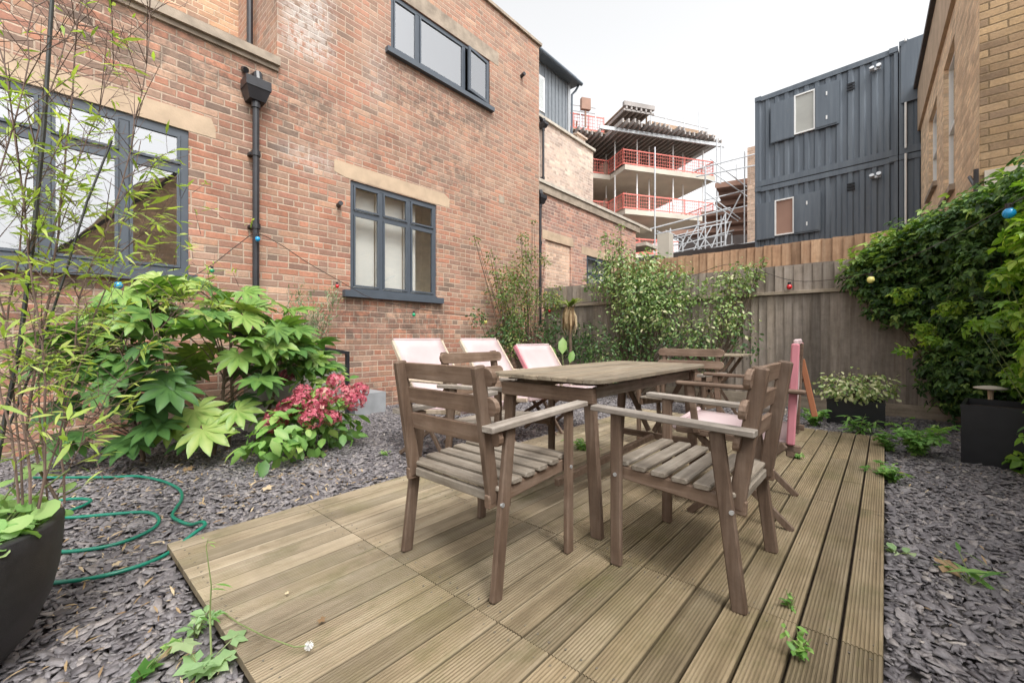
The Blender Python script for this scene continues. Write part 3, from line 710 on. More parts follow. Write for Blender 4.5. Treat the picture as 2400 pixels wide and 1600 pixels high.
# rendered wall of the light well with its black rail, and the grey kerb block
rw = thing('retaining_wall', 'low grey rendered wall behind the pink hydrangea', 'wall', (-4.95,1.4,-.06))
b = MB(); b.add([(-.07,.05,0),(.07,.05,0),(.07,1.12,0),(-.07,1.12,0),(-.07,.05,.70),(.07,.05,.70),(.07,1.12,.66),(-.07,1.12,.66)], [(0,3,2,1),(4,5,6,7),(0,1,5,4),(1,2,6,5),(2,3,7,6),(3,0,4,7)])
b.build('render', M['concrete_dk'], rw)
rl = thing('metal_rail', 'black square metal handrail standing above the grey rendered wall', 'handrail', (-4.78,2.46,-.06))
b = MB(); b.bar((0,0,0),(0,0,.80),.04,.04,(0,1,0)); b.build('post', M['iron'], rl)
b = MB(); b.bar((0,.02,.80),(-.02,-1.3,1.06),.04,.04,(1,0,0)); b.build('handrail', M['iron'], rl)
b = MB(); b.box(-5.28,2.62,-.07,-4.9,3.05,.22); tag(b.build('concrete_block', M['slab']), 'smooth grey concrete block at the foot of the brick wall', 'block')

# ---------------------------------------------------------------- back fence
def fence(name, label, p0, p1, z0, z1, zr, mat_lo, parts=True):
    t = thing(name, label, 'fence', (0,0,0)); p0, p1 = Vector(p0), Vector(p1); L = (p1-p0).length; d = (p1-p0)/L; nrm = Vector((d.y,-d.x,0))
    if nrm.y > 0 and abs(d.x) > .5: nrm = -nrm
    if abs(d.y) > .5 and nrm.x > 0: nrm = -nrm
    def boards(za, zb, mat, nm, w, off, j=0., xs=0):
        b = MB(); x = xs
        while x < L-.01:
            ww = min(w*random.uniform(.93,1.06), L-x); a = p0+d*x; c = p0+d*min(x+ww+.014, L)
            o1, o2 = nrm*(off+.002), nrm*(off+.024); o3 = nrm*(off+.005)
            jz = random.uniform(-j, j)
            vs = [a+o2, c+o3, c+nrm*(off-.006), a+nrm*(off-.003)]
            V = [(v.x,v.y,za) for v in vs]+[(v.x,v.y,zb+jz) for v in vs]
            b.add(V, [(0,3,2,1),(4,5,6,7),(0,1,5,4),(1,2,6,5),(2,3,7,6),(3,0,4,7)], min(1,max(0,random.gauss(.5,.22)))); x += ww
        b.build(nm, M[mat], t)
    boards(z0+.165, zr, mat_lo, 'board_panel', .105, 0)
    boards(zr+.045, z1, mat_lo, 'upper_panel', .115, .004, .004)
    b = MB(); a, c = p0+nrm*.03, p1+nrm*.03
    b.bar((a.x,a.y,zr+.02),(c.x,c.y,zr+.02),.07,.045,tuple(nrm)); b.build('rail', M['rail'], t)
    b = MB(); b.bar((p0.x+nrm.x*.02,p0.y+nrm.y*.02,z0+.08),(p1.x+nrm.x*.02,p1.y+nrm.y*.02,z0+.08),.17,.03); b.build('gravel_board', M['rail'], t)
    return t, boards
random.seed(3)
t, bo = fence('wooden_fence', 'grey weathered closeboard fence at the back with a new orange top', (-5.28,7.0,0), (1.35,7.0,0), -.05, 1.935, 1.53, 'fence_old')
bo(1.94, 2.25, 'fence_new', 'new_top_panel', .112, -.03, .006, 1.62)
fence('side_fence', 'dark weathered boundary fence under the climbing plants on the right', (1.35,6.98,0), (1.35,-1.,0), -.05, 2.0, 1.5, 'fence_old')

# ---------------------------------------------------------------- yellow brick house on the right
yh = thing('yellow_brick_house', 'yellow brick house corner rising above the creeper on the right', 'building', (.80,7.1,0), R(1.6))
b = MB()   # local x to the right, local y away from the camera
b.add([(0,0,-.1),(6,0,-.1),(6,0,7.6),(0,0,7.6)], [(0,1,2,3)])
b.build('front_wall', M['brick_yellow'], yh)
b = MB(); hs = [(1.74,2.85,3.15,5.33),(3.70,4.95,3.75,5.30)]
us = sorted({0,6.5,*[q for h in hs for q in h[:2]]}); vs_ = sorted({-.1,5.75,*[q for h in hs for q in h[2:]]})
for a, c in zip(us[:-1], us[1:]):
    for e, g in zip(vs_[:-1], vs_[1:]):
        if any(h[0] < (a+c)/2 < h[1] and h[2] < (e+g)/2 < h[3] for h in hs): continue
        b.add([(0,a,e),(0,c,e),(0,c,g),(0,a,g)], [(3,2,1,0)])
for a, c, e, g in hs:
    for (p,r),(s,t_) in (((a,e),(a,g)),((c,g),(c,e)),((c,e),(a,e)),((a,g),(c,g))):
        b.add([(0,p,r),(0,s,t_),(.12,s,t_),(.12,p,r)], [(3,2,1,0)])
b.add([(0,6.5,-.1),(6,6.5,-.1),(6,6.5,5.75),(0,6.5,5.75)], [(3,2,1,0)])
b.build('side_wall', M['brick_bright'], yh)
b = MB(); b.box(-.05,-.0,5.75,.2,6.62,6.75); b.build('fascia', M['stone'], yh)
b = MB(); b.box(-.12,-.05,6.75,6.,6.75,6.85); b.build('roof_edge', M['terrace'], yh)
for a, c, e, g in hs:
    f = MB(); f.box(.06,a,e,.11,a+.06,g); f.box(.06,c-.06,e,.11,c,g); f.box(.06,a+.06,g-.06,.11,c-.06,g); f.box(.06,a+.06,e,.11,c-.06,e+.06)
    f.box(.055,a+.06,(e+g)/2-.03,.105,c-.06,(e+g)/2+.03); w = f.build('window', M['white'], yh)
    p = MB(); p.add([(.085,a+.05,e+.05),(.085,c-.05,e+.05),(.085,c-.05,g-.05),(.085,a+.05,g-.05)], [(3,2,1,0)]); p.build('pane', M['glass'], w)
    p = MB(); p.box(.5,a-.1,e-.1,.52,c+.1,g+.1); p.build('blind', M['blind'], w)
    p = MB(); p.box(-.06,a-.06,e-.09,.12,c+.06,e-.005); p.build('sill', M['stone_dirty'], w)
b = MB(); b.box(.035,-.03,2.62,.55,-.003,2.80); b.build('stone_band', M['coping'], yh)
b = MB(); b.box(.0,-.035,2.58,.55,-.003,2.615); b.tube([(-.03,-.03,2.45),(-.03,-.03,2.83)], .022, 8); b.tube([(-.03,-.03,2.62),(-.03,.35,2.85)], .02, 8); b.build('drainpipe', M['iron'], yh)

# the house across the garden, out of frame: seen as the brown gable mirrored in the big window
nh = thing('neighbouring_house', 'brown brick gable mirrored in the large window on the left', 'building', (3.6,.2,0))
b = MB(); pr = [(0,-.1),(7,-.1),(7,4.6),(2.4,5.3),(1.6,4.9),(0,2.7)]
n = len(pr); b.add([(0,y,z) for y,z in pr]+[(5,y,z) for y,z in pr], [tuple(range(n-1,-1,-1)), tuple(range(n,2*n))]+[(i,(i+1)%n,n+(i+1)%n,n+i) for i in range(n)])
b.build('wall', M['brick_bright'], nh)
b = MB(); b.bar((-.1,2.4,5.35),(-.1,-.05,2.72),.06,.08,(1,0,0)); b.bar((-.1,2.4,5.35),(-.1,7.1,4.64),.06,.08,(1,0,0)); b.build('verge', M['terrace'], nh)

# ---------------------------------------------------------------- stacked cabins
CO = PD(1770,233,12.4); CDX = Vector((.99704,-.07692,0)); CRZ = math.atan2(-.07692,.99704)
def container(label, ox, z0, L, seed, H=2.6, feats=()):
    t = thing('portable_cabin', label, 'container', (CO.x+CDX.x*ox, CO.y+CDX.y*ox, z0), CRZ, 'stacked site cabins')
    b = MB(); W = 2.4
    # corrugated long side: local x along, face at y=0 toward the camera
    x = .12; prof = [(.06,0)]
    while x < L-.16:
        prof += [(x,0),(x+.035,.035),(x+.12,.035),(x+.155,0)]; x += .235
    prof += [(L-.06,0)]
    k = len(prof); za, zb = .16, H-.13
    b.add([(px,py,z) for z in (za,zb) for px,py in prof], [(i,i+1,k+i+1,k+i) for i in range(k-1)])
    b.box(0.005,.06,.05,L-.005,W,H-.05); b.build('corrugated_side', M['container'], t)
    b = MB(); b.box(0,-.02,.0,L,.055,.16); b.box(0,-.02,H-.13,L,.055,H); b.box(0,-.025,.16,.07,.055,H-.13); b.box(L-.07,-.025,.16,L,.055,H-.13)
    b.box(0,.055,H-.05,L,W,H); b.box(0,-.045,H-.11,.16,.0,H+.012); b.box(L-.16,-.045,H-.11,L,.0,H+.012); b.build('frame', M['container'], t)
    b = MB(); b.box(.02,-.012,-.055,L-.02,.05,-.002); b.build('shadow_gap', M['container_dk'], t)
    for f in feats:
        ty = f[0]
        if ty == 'win':
            _, x0, x1, sl, sr, a, c, bl = f
            q = MB(); q.box(sl,-.06,a-.06,x0,-.02,c-.02); q.box(x1,-.06,a-.04,sr,-.02,c+.02); q.box(x1+.02,-.075,a,sr-.03,-.06,c-.03)
            q.box(sl+.02,-.07,a-.04,x0-.02,-.06,c-.05); q.build('shutter', M['container'], t)
            q = MB(); e = .035
            q.box(x0,-.05,a,x0+e,.01,c); q.box(x1-e,-.05,a,x1,.01,c); q.box(x0+e,-.05,c-e,x1-e,.01,c); q.box(x0+e,-.05,a,x1-e,.01,a+e); w = q.build('window', M['white'], t)
            q = MB(); q.box(x0+e,-.02,a+e,x1-e,-.012,c-e); q.build('pane', M['cabin_blind' if bl else 'core'], w)
            q = MB()
            for hx in ((x1+sr)/2,): q.box(hx-.015,-.085,a+.15,hx+.015,-.075,a+.25); q.box(hx-.015,-.085,c-.3,hx+.015,-.075,c-.2)
            q.build('hinge', M['white'], t)
        elif ty == 'shut':
            q = MB(); q.box(f[1],-.065,f[3],f[2],-.02,f[4]); q.build('shutter', M['container'], t)
            q = MB(); q.box(f[1]+.35,-.075,f[3]+.2,f[1]+.38,-.065,f[3]+.3); q.box(f[1]+.35,-.075,f[4]-.35,f[1]+.38,-.065,f[4]-.25); q.build('hinge', M['white'], t)
        elif ty == 'vent':
            q = MB()
            for i in range(3): q.box(f[1]-.08,-.03,f[2]+i*.07,f[1]+.08,-.005,f[2]+.045+i*.07)
            q.build('vent', M['container_dk'], t)
        elif ty == 'lamp':
            q = MB(); q.tube([(f[1]-.06,-.1,f[2]),(f[1]-.06,-.16,f[2]+.04)], .05, 10); q.tube([(f[1]+.07,-.1,f[2]+.03),(f[1]+.07,-.16,f[2]+.05)], .05, 10); q.box(f[1]-.1,-.1,f[2]-.03,f[1]+.1,-.02,f[2]+.03); q.build('floodlight', M['alu'], t)
        elif ty == 'conduit':
            q = MB(); q.tube([(f[1],-.09,f[2]),(f[1],-.09,f[3])], .022, 8); q.build('conduit', M['white'], t)
    return t
container('upper blue grey cabin with a pale window between open shutters', 0, 5.31, 3.10, 1, feats=[('win',.98,1.46,.41,1.97,1.20,2.28,1),('vent',2.21,1.93),('lamp',2.69,2.22)])
container('lower blue grey cabin with a brown window above the fence', 0, 2.68, 3.10, 2, feats=[('win',.51,.98,.04,1.58,1.12,2.13,0),('vent',2.21,2.0),('lamp',2.69,2.2)])
container('upper cabin with a large closed shutter beside the yellow house', 3.12, 5.31, 3.1, 3, H=2.68, feats=[('shut',.04,1.4,1.2,2.62),('conduit',.12,.1,1.18),('conduit',.12,2.63,2.7)])
container('lower cabin with a white conduit beside the yellow house', 3.12, 2.68, 3.1, 4, feats=[('conduit',.12,0,2.6)])
b = MB(); e = CO+CDX*6.2; nn = Vector((.07692,.99704,0))
b.prism([(CO.x,CO.y),(e.x,e.y),((e+nn*2.4).x,(e+nn*2.4).y),((CO+nn*2.4).x,(CO+nn*2.4).y)], -.07, 2.62)
tag(b.build('raised_platform', M['concrete_dk']), kind='structure')

# ---------------------------------------------------------------- building under construction
PO = PD(1465,790,30.); ph = R(41.47)
fw2 = Vector((-SA, CA, 0)); rt2 = Vector((CA, SA, 0))
QD = (fw2*.287+rt2*.958).normalized(); PDR = (fw2*.958-rt2*.287).normalized()
def S(s, p, z): v = PO+QD*s+PDR*p; return Vector((v.x, v.y, z))
cf = thing('unfinished_building', 'concrete building frame under construction beyond the brick outbuilding', 'building', (0,0,0))
foot = [(0,0),(7.8,0),(7.8,10),(-12,10),(-12,2.1),(0,2.1)]
def slab(z, th, name, mat, ft=foot):
    b = MB(); P = [S(a,c,z) for a,c in ft]; b.prism([(p.x,p.y) for p in P], z-th, z); b.build(name, M[mat], cf)
for z in (13.2,10.05): slab(z, .35, 'floor_slab', 'concrete')
slab(6.9, .35, 'floor_slab', 'concrete', [(0,0),(7.0,0),(7.0,10),(-12,10),(-12,2.1),(0,2.1)])
b = MB()
for z0, z1 in ((7,9.7),(10.05,12.85),(13.2,15.3),(0,6.5)):
    P = [S(-12,6.5,0),S(2.5,6.5,0),S(2.5,6.8,0),S(-12,6.8,0)]; b.prism([(p.x,p.y) for p in P], z0, z1)
b.build('core_wall', M['core'], cf)
b = MB()
for s_, p_ in ((.6,.6),(4.,.6),(7.2,.6),(.6,5),(4.,5),(7.2,5),(-5,2.6)):
    P = [S(s_-.2,p_-.2,0),S(s_+.2,p_-.2,0),S(s_+.2,p_+.2,0),S(s_-.2,p_+.2,0)]; b.prism([(p.x,p.y) for p in P], 0, 6.5)
b.build('column', M['concrete'], cf)
for z0, z1 in ((10.05,12.85),(13.2,15.35)):
    for s_, p_ in ((-.1,1.2),(1.3,.5),(2.8,1.2),(4.4,.5),(6.0,1.4),(7.2,.6),(-2.5,2.6),(.4,3.4),(2.6,4.),(5.2,4.6),(-5.,3.2),(-1.2,4.)):
        b = MB(); b.tube([S(s_,p_,z0),S(s_,p_,(z0+z1)/2+.3)], .06, 6); b.tube([S(s_,p_,(z0+z1)/2+.2),S(s_,p_,z1)], .045, 6); b.build('prop', M['white'], cf)
fk = thing('formwork_deck', 'timber formwork deck on steel beams at the top of the concrete frame', 'formwork', (0,0,0))
b = MB()
for i in range(36):
    s_ = -6+i*.40; a = -1.1+random.uniform(-.25,.25)+(0 if s_ > -1 else 2.)
    if s_ > 6.5: a += .6*(s_-6.5)
    b.bar(S(s_,a,15.68), S(s_,8.5,15.68), .28, .12)
b.build('joists', M['joist'], fk)
b = MB()
for i in range(6): b.bar(S(-.6+i*.38,-1.2,16.55), S(-.6+i*.38,3.2,16.45), .22, .12)
b.bar(S(-.8,-1.1,16.8), S(1.6,-1.1,16.8), .3, .25); b.bar(S(-.8,-1.1,16.4), S(1.6,-1.1,16.4), .12, .1)
b.build('raised_joists', M['joist'], fk)
b = MB(); P = [S(-6,1.3,0),S(-.6,1.3,0),S(-.6,-.7,0),S(7.2,-.7,0),S(8.2,8.4,0),S(-6,8.4,0)]; b.prism([(p.x,p.y) for p in P], 15.83, 15.9); P = [S(-.7,-1.0,0),S(1.5,-1.0,0),S(1.5,3.2,0),S(-.7,3.2,0)]; b.prism([(p.x,p.y) for p in P], 16.68, 16.76)
P = [S(1.7,-.4,0),S(6.8,-.2,0),S(6.8,.2,0),S(1.7,.2,0)]; b.prism([(p.x,p.y) for p in P], 15.9, 16.35)
b.build('plywood', M['plywood'], fk)
b = MB(); b.bar(S(-2.1,-.2,15.45), S(8.2,-.5,15.35), .24, .14); b.bar(S(-12,2.4,15.0), S(-1.6,2.4,14.9), .24, .14); b.bar(S(-12,2.4,12.3), S(-2.2,2.4,12.25), .24, .14); b.build('steel_beam', M['alu'], fk)
b = MB()
for s_, p_, hh in ((-3,1.,1.2),(-1.8,1.,1.1),(1.8,-.5,.8),(3.,-.5,1.1),(4.6,-.5,1.),(5.9,-.5,1.6),(7,0,.9),(-4.5,1.2,1.3)):
    b.tube([S(s_,p_,15.9),S(s_,p_,16.+hh)], .035, 5)
b.tube([S(-5.5,1.1,17.0),S(-1.8,1.,17.0)], .03, 5); b.tube([S(-5.5,1.1,17.4),S(-1.8,1.,17.4)], .03, 5); b.tube([S(1.8,-.5,16.7),S(7,-.2,16.6)], .025, 5)
b.build('guard_rail', M['alu'], fk)
b = MB(); b.bar(S(-3.0,.9,17.5), S(-2.3,.9,17.5), .8, .3); b.bar(S(-2.65,.9,15.9), S(-2.65,.9,17.2), .1,.1,(1,0,0)); b.build('toolbox', M['core'], fk)
b = MB()
for i in range(60):
    s_, p_ = random.uniform(-5.5,7), random.uniform(-.4,3); p_ = p_+2 if s_ < -.8 else p_
    q = S(s_,p_,15.92); hh = random.choice((.15,.2,.3,.35,.5))
    if i % 3: b.bar(q+Vector((0,0,.1)), q+QD*random.uniform(.3,1.4)+Vector((0,0,.1+random.uniform(-.05,.25))), .12, .1)
    else: b.bar(q, q+Vector((random.uniform(-.1,.1),0,hh*2.2)), .1, .08, (1,0,0))
o_ = b.build('stacked_timber', M['plywood'], fk); o_['kind'] = 'stuff'
b = MB()
for z0 in (13.2,10.05,6.9):
    for i in range(22):
        q = S(random.uniform(-6,7.2), random.uniform(2.4,6.), z0); hh = random.choice((.5,.9,1.2,1.8))
        b.bar(q, q+Vector((0,0,hh)), random.uniform(.2,.9), random.uniform(.1,.5), (1,0,0))
o_ = b.build('stored_materials', M['core'], cf); o_['kind'] = 'stuff'
def barrier(label, pts, z):
    t = thing('safety_barrier', label, 'barrier', (0,0,0), 0, 'red safety barriers on the concrete frame')
    m_ = MB(); p_ = MB()
    for (s0,p0),(s1,p1) in zip(pts[:-1], pts[1:]):
        L = math.hypot(s1-s0,p1-p0); n = max(1, round(L/1.3))
        for i in range(n+1):
            f = i/n; q = S(s0+(s1-s0)*f, p0+(p1-p0)*f, z); p_.tube([q, q+Vector((0,0,1.18))], .035, 5)
        a, c = S(s0,p0,z), S(s1,p1,z)
        for h in (.12,1.1): m_.bar(a+Vector((0,0,h)), c+Vector((0,0,h)), .09, .03)
        for h in (.35,.6,.85): m_.bar(a+Vector((0,0,h)), c+Vector((0,0,h)), .025, .02)
        k = int(L/.2)
        for i in range(k): q = a.lerp(c, (i+.5)/k); m_.bar(q+Vector((0,0,.12)), q+Vector((0,0,1.1)), .02, .02, (c-a))
    m_.build('mesh_panel', M['red'], t); p_.build('post', M['red'], t)
barrier('red mesh barrier round the edge of the upper concrete floor', [(-11,2.2),(-.1,2.2),(-.1,.1),(7.7,.1),(7.7,5)], 13.2)
barrier('red mesh barrier round the edge of the lower concrete floor', [(-11,2.2),(-.1,2.2),(-.1,.1),(7.7,.1),(7.7,8)], 10.05)
barrier('red mesh barrier deep inside the lower concrete floor', [(-.5,5.2),(7.6,5.2)], 10.05)
barrier('red mesh barrier low down beside the scaffold', [(-.2,.1),(6.9,.1)], 6.9)
barrier('red barrier on top of the timber formwork deck', [(-4.6,1.4),(-.9,1.4)], 15.9)
bm = MB()
bm = MB(); P = [S(1.2,.9,0),S(2.4,.9,0),S(2.4,1.8,0),S(1.2,1.8,0)]; bm.prism([(p.x,p.y) for p in P], 6.9, 8.0)
tag(bm.build('red_skip', M['red']), 'small solid red skip low in the concrete frame', 'skip')

sc = thing('scaffolding', 'galvanised tube scaffold between the concrete frame and the cabins', 'scaffold', (0,0,0))
def tubes(name, L, r=.03, mat='alu', d=18.):
    for x0,y0,x1,y1,*k in L:
        dd = k[0] if k else d; de = k[1] if len(k) > 1 else dd
        b = MB(); b.tube([PD(x0,y0,dd), PD(x1,y1,de)], r, 6); b.build(name, M[mat], sc)
tubes('standard', [(1535,345,1535,640,17.5),(1653,392,1653,600,18),(1680,325,1680,600,19),(1690,340,1690,600,19.4),(1745,355,1745,590,17.5),(1726,385,1726,440,19),(1600,560,1600,620,17.6),(1636,500,1636,605,18.5),(1700,500,1700,600,17),(1715,470,1715,600,20),(1571,535,1571,615,18.4)])
tubes('ledger', [(1623,399,1790,356,18,16.8),(1631,414,1790,384,18,16.8),(1508,541,1712,487,18,17.),(1535,549,1700,515,18,17.),(1535,580,1600,572),(1602,598,1790,563,17.6,16.8),(1640,560,1712,548,18.3),(1650,470,1770,440,18.2),(1640,535,1715,520,18.)])
tubes('transom', [(1575,560,1640,545),(1600,572,1720,540),(1655,420,1690,430,18.4),(1545,562,1650,537),(1560,596,1700,566),(1668,500,1770,478,18.6),(1650,585,1720,572)], .024)
tubes('brace', [(1585,600,1612,540),(1630,600,1668,530),(1680,595,1640,545),(1690,598,1712,520),(1612,556,1660,598),(1664,372,1750,438),(1671,405,1755,463),(1653,450,1735,513),(1671,478,1730,518),(1539,541,1600,569),(1539,582,1590,605),(1700,526,1736,456),(1620,600,1656,521),(1602,580,1640,521),(1660,600,1700,500),(1560,540,1600,560)], .027)
b = MB()
for x0,x1,y,dd in ((1682,1790,447,19),(1690,1790,468,19.4),(1682,1790,489,19.8),(1650,1790,512,20),(1640,1790,535,20.4),(1560,1790,556,20.8)):
    a, c = PD(x0,y,dd), PD(x1,y-16,dd-1.); b.bar(a, c, .9, .06, (c-a).cross(Vector((0,0,1))))
    b.bar(a+Vector((0,-.4,.12)), c+Vector((0,-.4,.12)), .2, .04)
b.build('platform', M['core'], sc)
b = MB(); a = PD(1758,440,17.2); b.box(a.x-.1,a.y,a.z-5.,a.x+.3,a.y+.5,PD(1758,345,17.2).z); tag(b.build('brick_pier', M['brick_infill']), 'narrow orange brick pier close beside the stacked cabins', 'pier')
b = MB(); a = PD(1512,600,16.); c = PD(1541,600,16.)
b.box(a.x-2.,a.y+.6,0,a.x+6,a.y+1.,4.1); c = PD(1575,530,24.); e = PD(1800,530,24.); g = PD(1640,500,24.)
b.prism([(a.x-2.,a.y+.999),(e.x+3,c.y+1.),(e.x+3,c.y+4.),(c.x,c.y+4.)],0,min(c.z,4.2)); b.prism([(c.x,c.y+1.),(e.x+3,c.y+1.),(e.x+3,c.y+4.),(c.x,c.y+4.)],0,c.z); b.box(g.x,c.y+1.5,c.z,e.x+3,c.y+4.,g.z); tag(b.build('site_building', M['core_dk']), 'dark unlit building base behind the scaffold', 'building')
b = MB(); a = PD(1556,600,15.); b.box(a.x-.2,a.y-.1,0,a.x+.22,a.y+.3,PD(1556,548,15.).z); tag(b.build('concrete_column', M['concrete']), 'pale concrete column under the scaffold ledgers', 'column')

# ---------------------------------------------------------------- wooden armchairs
def armchair(label):
    t = thing('armchair', label, 'chair', (0,0,0), 0, 'weathered wooden armchairs round the table')
    rnd = lambda: random.uniform(.3,.7)
    for s in (-1, 1):
        b = MB(); b.bar((.222,s*.268,0),(.222,s*.268,.622),.047,.025,(1,0,0),.005,rnd()); b.build('leg', M['chair_z'], t)
        b = MB(); b.bar((-.235,s*.268,0),(-.16,s*.268,.602),.050,.025,(1,0,0),.005,rnd()); b.build('leg', M['chair_z'], t)
        b = MB(); b.bar((-.215,s*.236,.335),(-.292,s*.236,.83),.052,.032,(1,0,0),.006,rnd()); b.build('back_post', M['chair_z'], t)
        b = MB(); b.bar((.325,s*.275,.634),(-.285,s*.275,.612),0.058,.022,(0,1,0),.0035,rnd()); b.build('armrest', M['chair_arm'], t)
        b = MB(); b.bar((.24,s*.238,.378),(-.25,s*.238,.345),.052,.024,(0,0,1),.004,rnd()); b.build('seat_rail', M['chair'], t)
        for x, z in ((.222,.372),(-.212,.335)): b = MB(); b.tube([(x,s*.275,z),(x,s*.2845,z)], .008, 8); b.build('bolt', M['alu'], t)
    b = MB()
    for i in range(6):
        x = .212-i*.080; z = .414-.0675*(i*.080); b.bar((x,-.262 if i else -.248,z),(x,.262 if i else .248,z),.062,.019,(1,0,0),.005,random.uniform(.25,.8))
    b.build('seat', M['chair_y'], t)
    for z in (.575,.685,.79):
        x = -.252-(z-.575)*.155+.024
        b = MB(); n = 8; hw, hh = .292, .034
        pr = [(-hw+.03,hh),(hw-.03,hh)]+[(hw-.03+.03*math.sin(a),hh*math.cos(a)) for a in np.linspace(0,math.pi,7)[1:-1]]+[(hw-.03,-hh),(-hw+.03,-hh)]+[(-hw+.03-.03*math.sin(a),-hh*math.cos(a)) for a in np.linspace(0,math.pi,7)[1:-1]]
        pr = pr[::1]; k = len(pr); tl = .155; vs = []
        for d_, sc_ in ((-.011,.93),(-.008,1),(.008,1),(.011,.93)):
            for y, q in pr: vs.append((x+d_-tl*q*sc_, y*(1 if sc_ == 1 else .995), z+q*sc_))
        fs = [tuple(range(k)), tuple(range(4*k-1,3*k-1,-1))]+[(r*k+i,(r+1)*k+i,(r+1)*k+(i+1)%k,r*k+(i+1)%k) for r in range(3) for i in range(k)]
        b.add(vs, fs, rnd()); b.build('back_rail', M['chair_r'], t)
    b = MB(); b.bar((-.212,-.22,.352),(-.212,.22,.352),.035,.024,(0,0,1),.004,.4); b.build('stretcher', M['chair_y'], t)
    return t
c0 = armchair('weathered brown armchair nearest the camera on the left, seen from behind')
c0.location = (-1.297,1.312,0); c0.rotation_euler = (0,0,R(90))
dup(c0, (-.603,1.848,0), R(180), 'weathered brown armchair in the right foreground, seen side on facing the table')
dup(c0, (-1.90,2.035,0), R(1), 'weathered armchair on the far left of the table in front of the pink chairs')
dup(c0, (-1.335,3.70,0), R(-90), 'weathered armchair at the far end of the table facing the camera')

# ---------------------------------------------------------------- slatted table
t = thing('garden_table', 'large weathered slatted wooden table with rounded corners among the chairs', 'table', (-1.29,2.41,0))
X0, X1, Y0, Y1, ZT_ = -.345,.345,-.76,.76,.74
b = MB(); ns = 8; w = (X1-X0)/ns
for i in range(ns):
    a, c = X0+i*w+.002, X0+(i+1)*w-.002; r = .07
    if i == 0: poly = [(a,Y0+r),(a+.02,Y0+.025),(a+.05,Y0+.008),(c,Y0),(c,Y1),(a+.05,Y1-.008),(a+.02,Y1-.025),(a,Y1-r)]
    elif i == ns-1: poly = [(a,Y0),(c-.05,Y0+.008),(c-.02,Y0+.025),(c,Y0+r),(c,Y1-r),(c-.02,Y1-.025),(c-.05,Y1-.008),(a,Y1)]
    else: poly = [(a,Y0),(c,Y0),(c,Y1),(a,Y1)]
    dz = random.uniform(-.002,.002); k = len(poly); cx, cy = sum(p[0] for p in poly)/k, sum(p[1] for p in poly)/k
    vs = [(x,y,ZT_-.02+dz) for x,y in poly]+[(x,y,ZT_-.004+dz) for x,y in poly]+[(x+(.003 if x < cx else -.003),y+(.003 if y < cy else -.003),ZT_+dz) for x,y in poly]
    b.add(vs, [tuple(range(k-1,-1,-1)), tuple(range(2*k,3*k))]+[(q*k+i_,q*k+(i_+1)%k,(q+1)*k+(i_+1)%k,(q+1)*k+i_) for q in range(2) for i_ in range(k)], random.uniform(.25,.8))
b.build('tabletop', M['top'], t)
for y in (-.62,.0,.60): b = MB(); b.bar((-.30,y,.7085),(.30,y,.7085),.022,.05,(0,0,1),.003,.3); b.build('batten', M['chair'], t)
for y in (-.70,.66): b = MB(); b.bar((-.285,y,.655),(.285,y,.655),.072,.024,(0,0,1),.004,.6); b.build('apron', M['chair'], t)
for x in (-.25,.25): b = MB(); b.bar((x,-.64,.665),(x,.64,.665),.055,.022,(0,0,1),.004,.4); b.build('apron', M['chair_y'], t)
for x, y in ((.275,-.675),(-.275,-.675),(.275,.64),(-.275,.64)):
    s = 1 if x > 0 else -1
    b = MB(); b.bar((x-s*.03,y,.69),(x+s*.015,y+(-.005 if y < 0 else .01),0),.058,.034,(1,0,0),.005,random.uniform(.3,.6)); b.build('leg', M['chair_z'], t)
b = MB(); b.bar((-.26,.64,.20),(.26,.64,.20),.045,.024,(0,0,1),.004,.35); b.bar((0,-.60,.17),(0,.62,.2),.04,.03,(0,0,1),.004,.35); b.build('stretcher', M['chair'], t)
b = MB(); b.bar((.24,.60,.66),(.02,.60,.24),.035,.022,(1,0,0),.004,.3); b.bar((-.24,.60,.66),(-.02,.60,.24),.035,.022,(1,0,0),.004,.3); b.build('brace', M['chair_z'], t)

t = thing('side_table', 'small weathered folding table behind the end armchair near the fence', 'table', (-1.55,5.45,-.04))
b = MB()
for i in range(6): b.bar((-.33,-.25+i*.1,.76),(.35,-.25+i*.1,.76),.092,.018,(0,1,0),.004,random.uniform(.4,.8))
b.build('tabletop', M['top'], t)
for s in (-1,1):
    b = MB(); b.bar((.26*s,-.2,.745),(-.22*s,-.2,0),.035,.022,(1,0,0),.003); b.build('leg', M['chair_z'], t)
    b = MB(); b.bar((.26*s,.2,.745),(-.22*s,.2,0),.035,.022,(1,0,0),.003); b.build('leg', M['chair_z'], t)

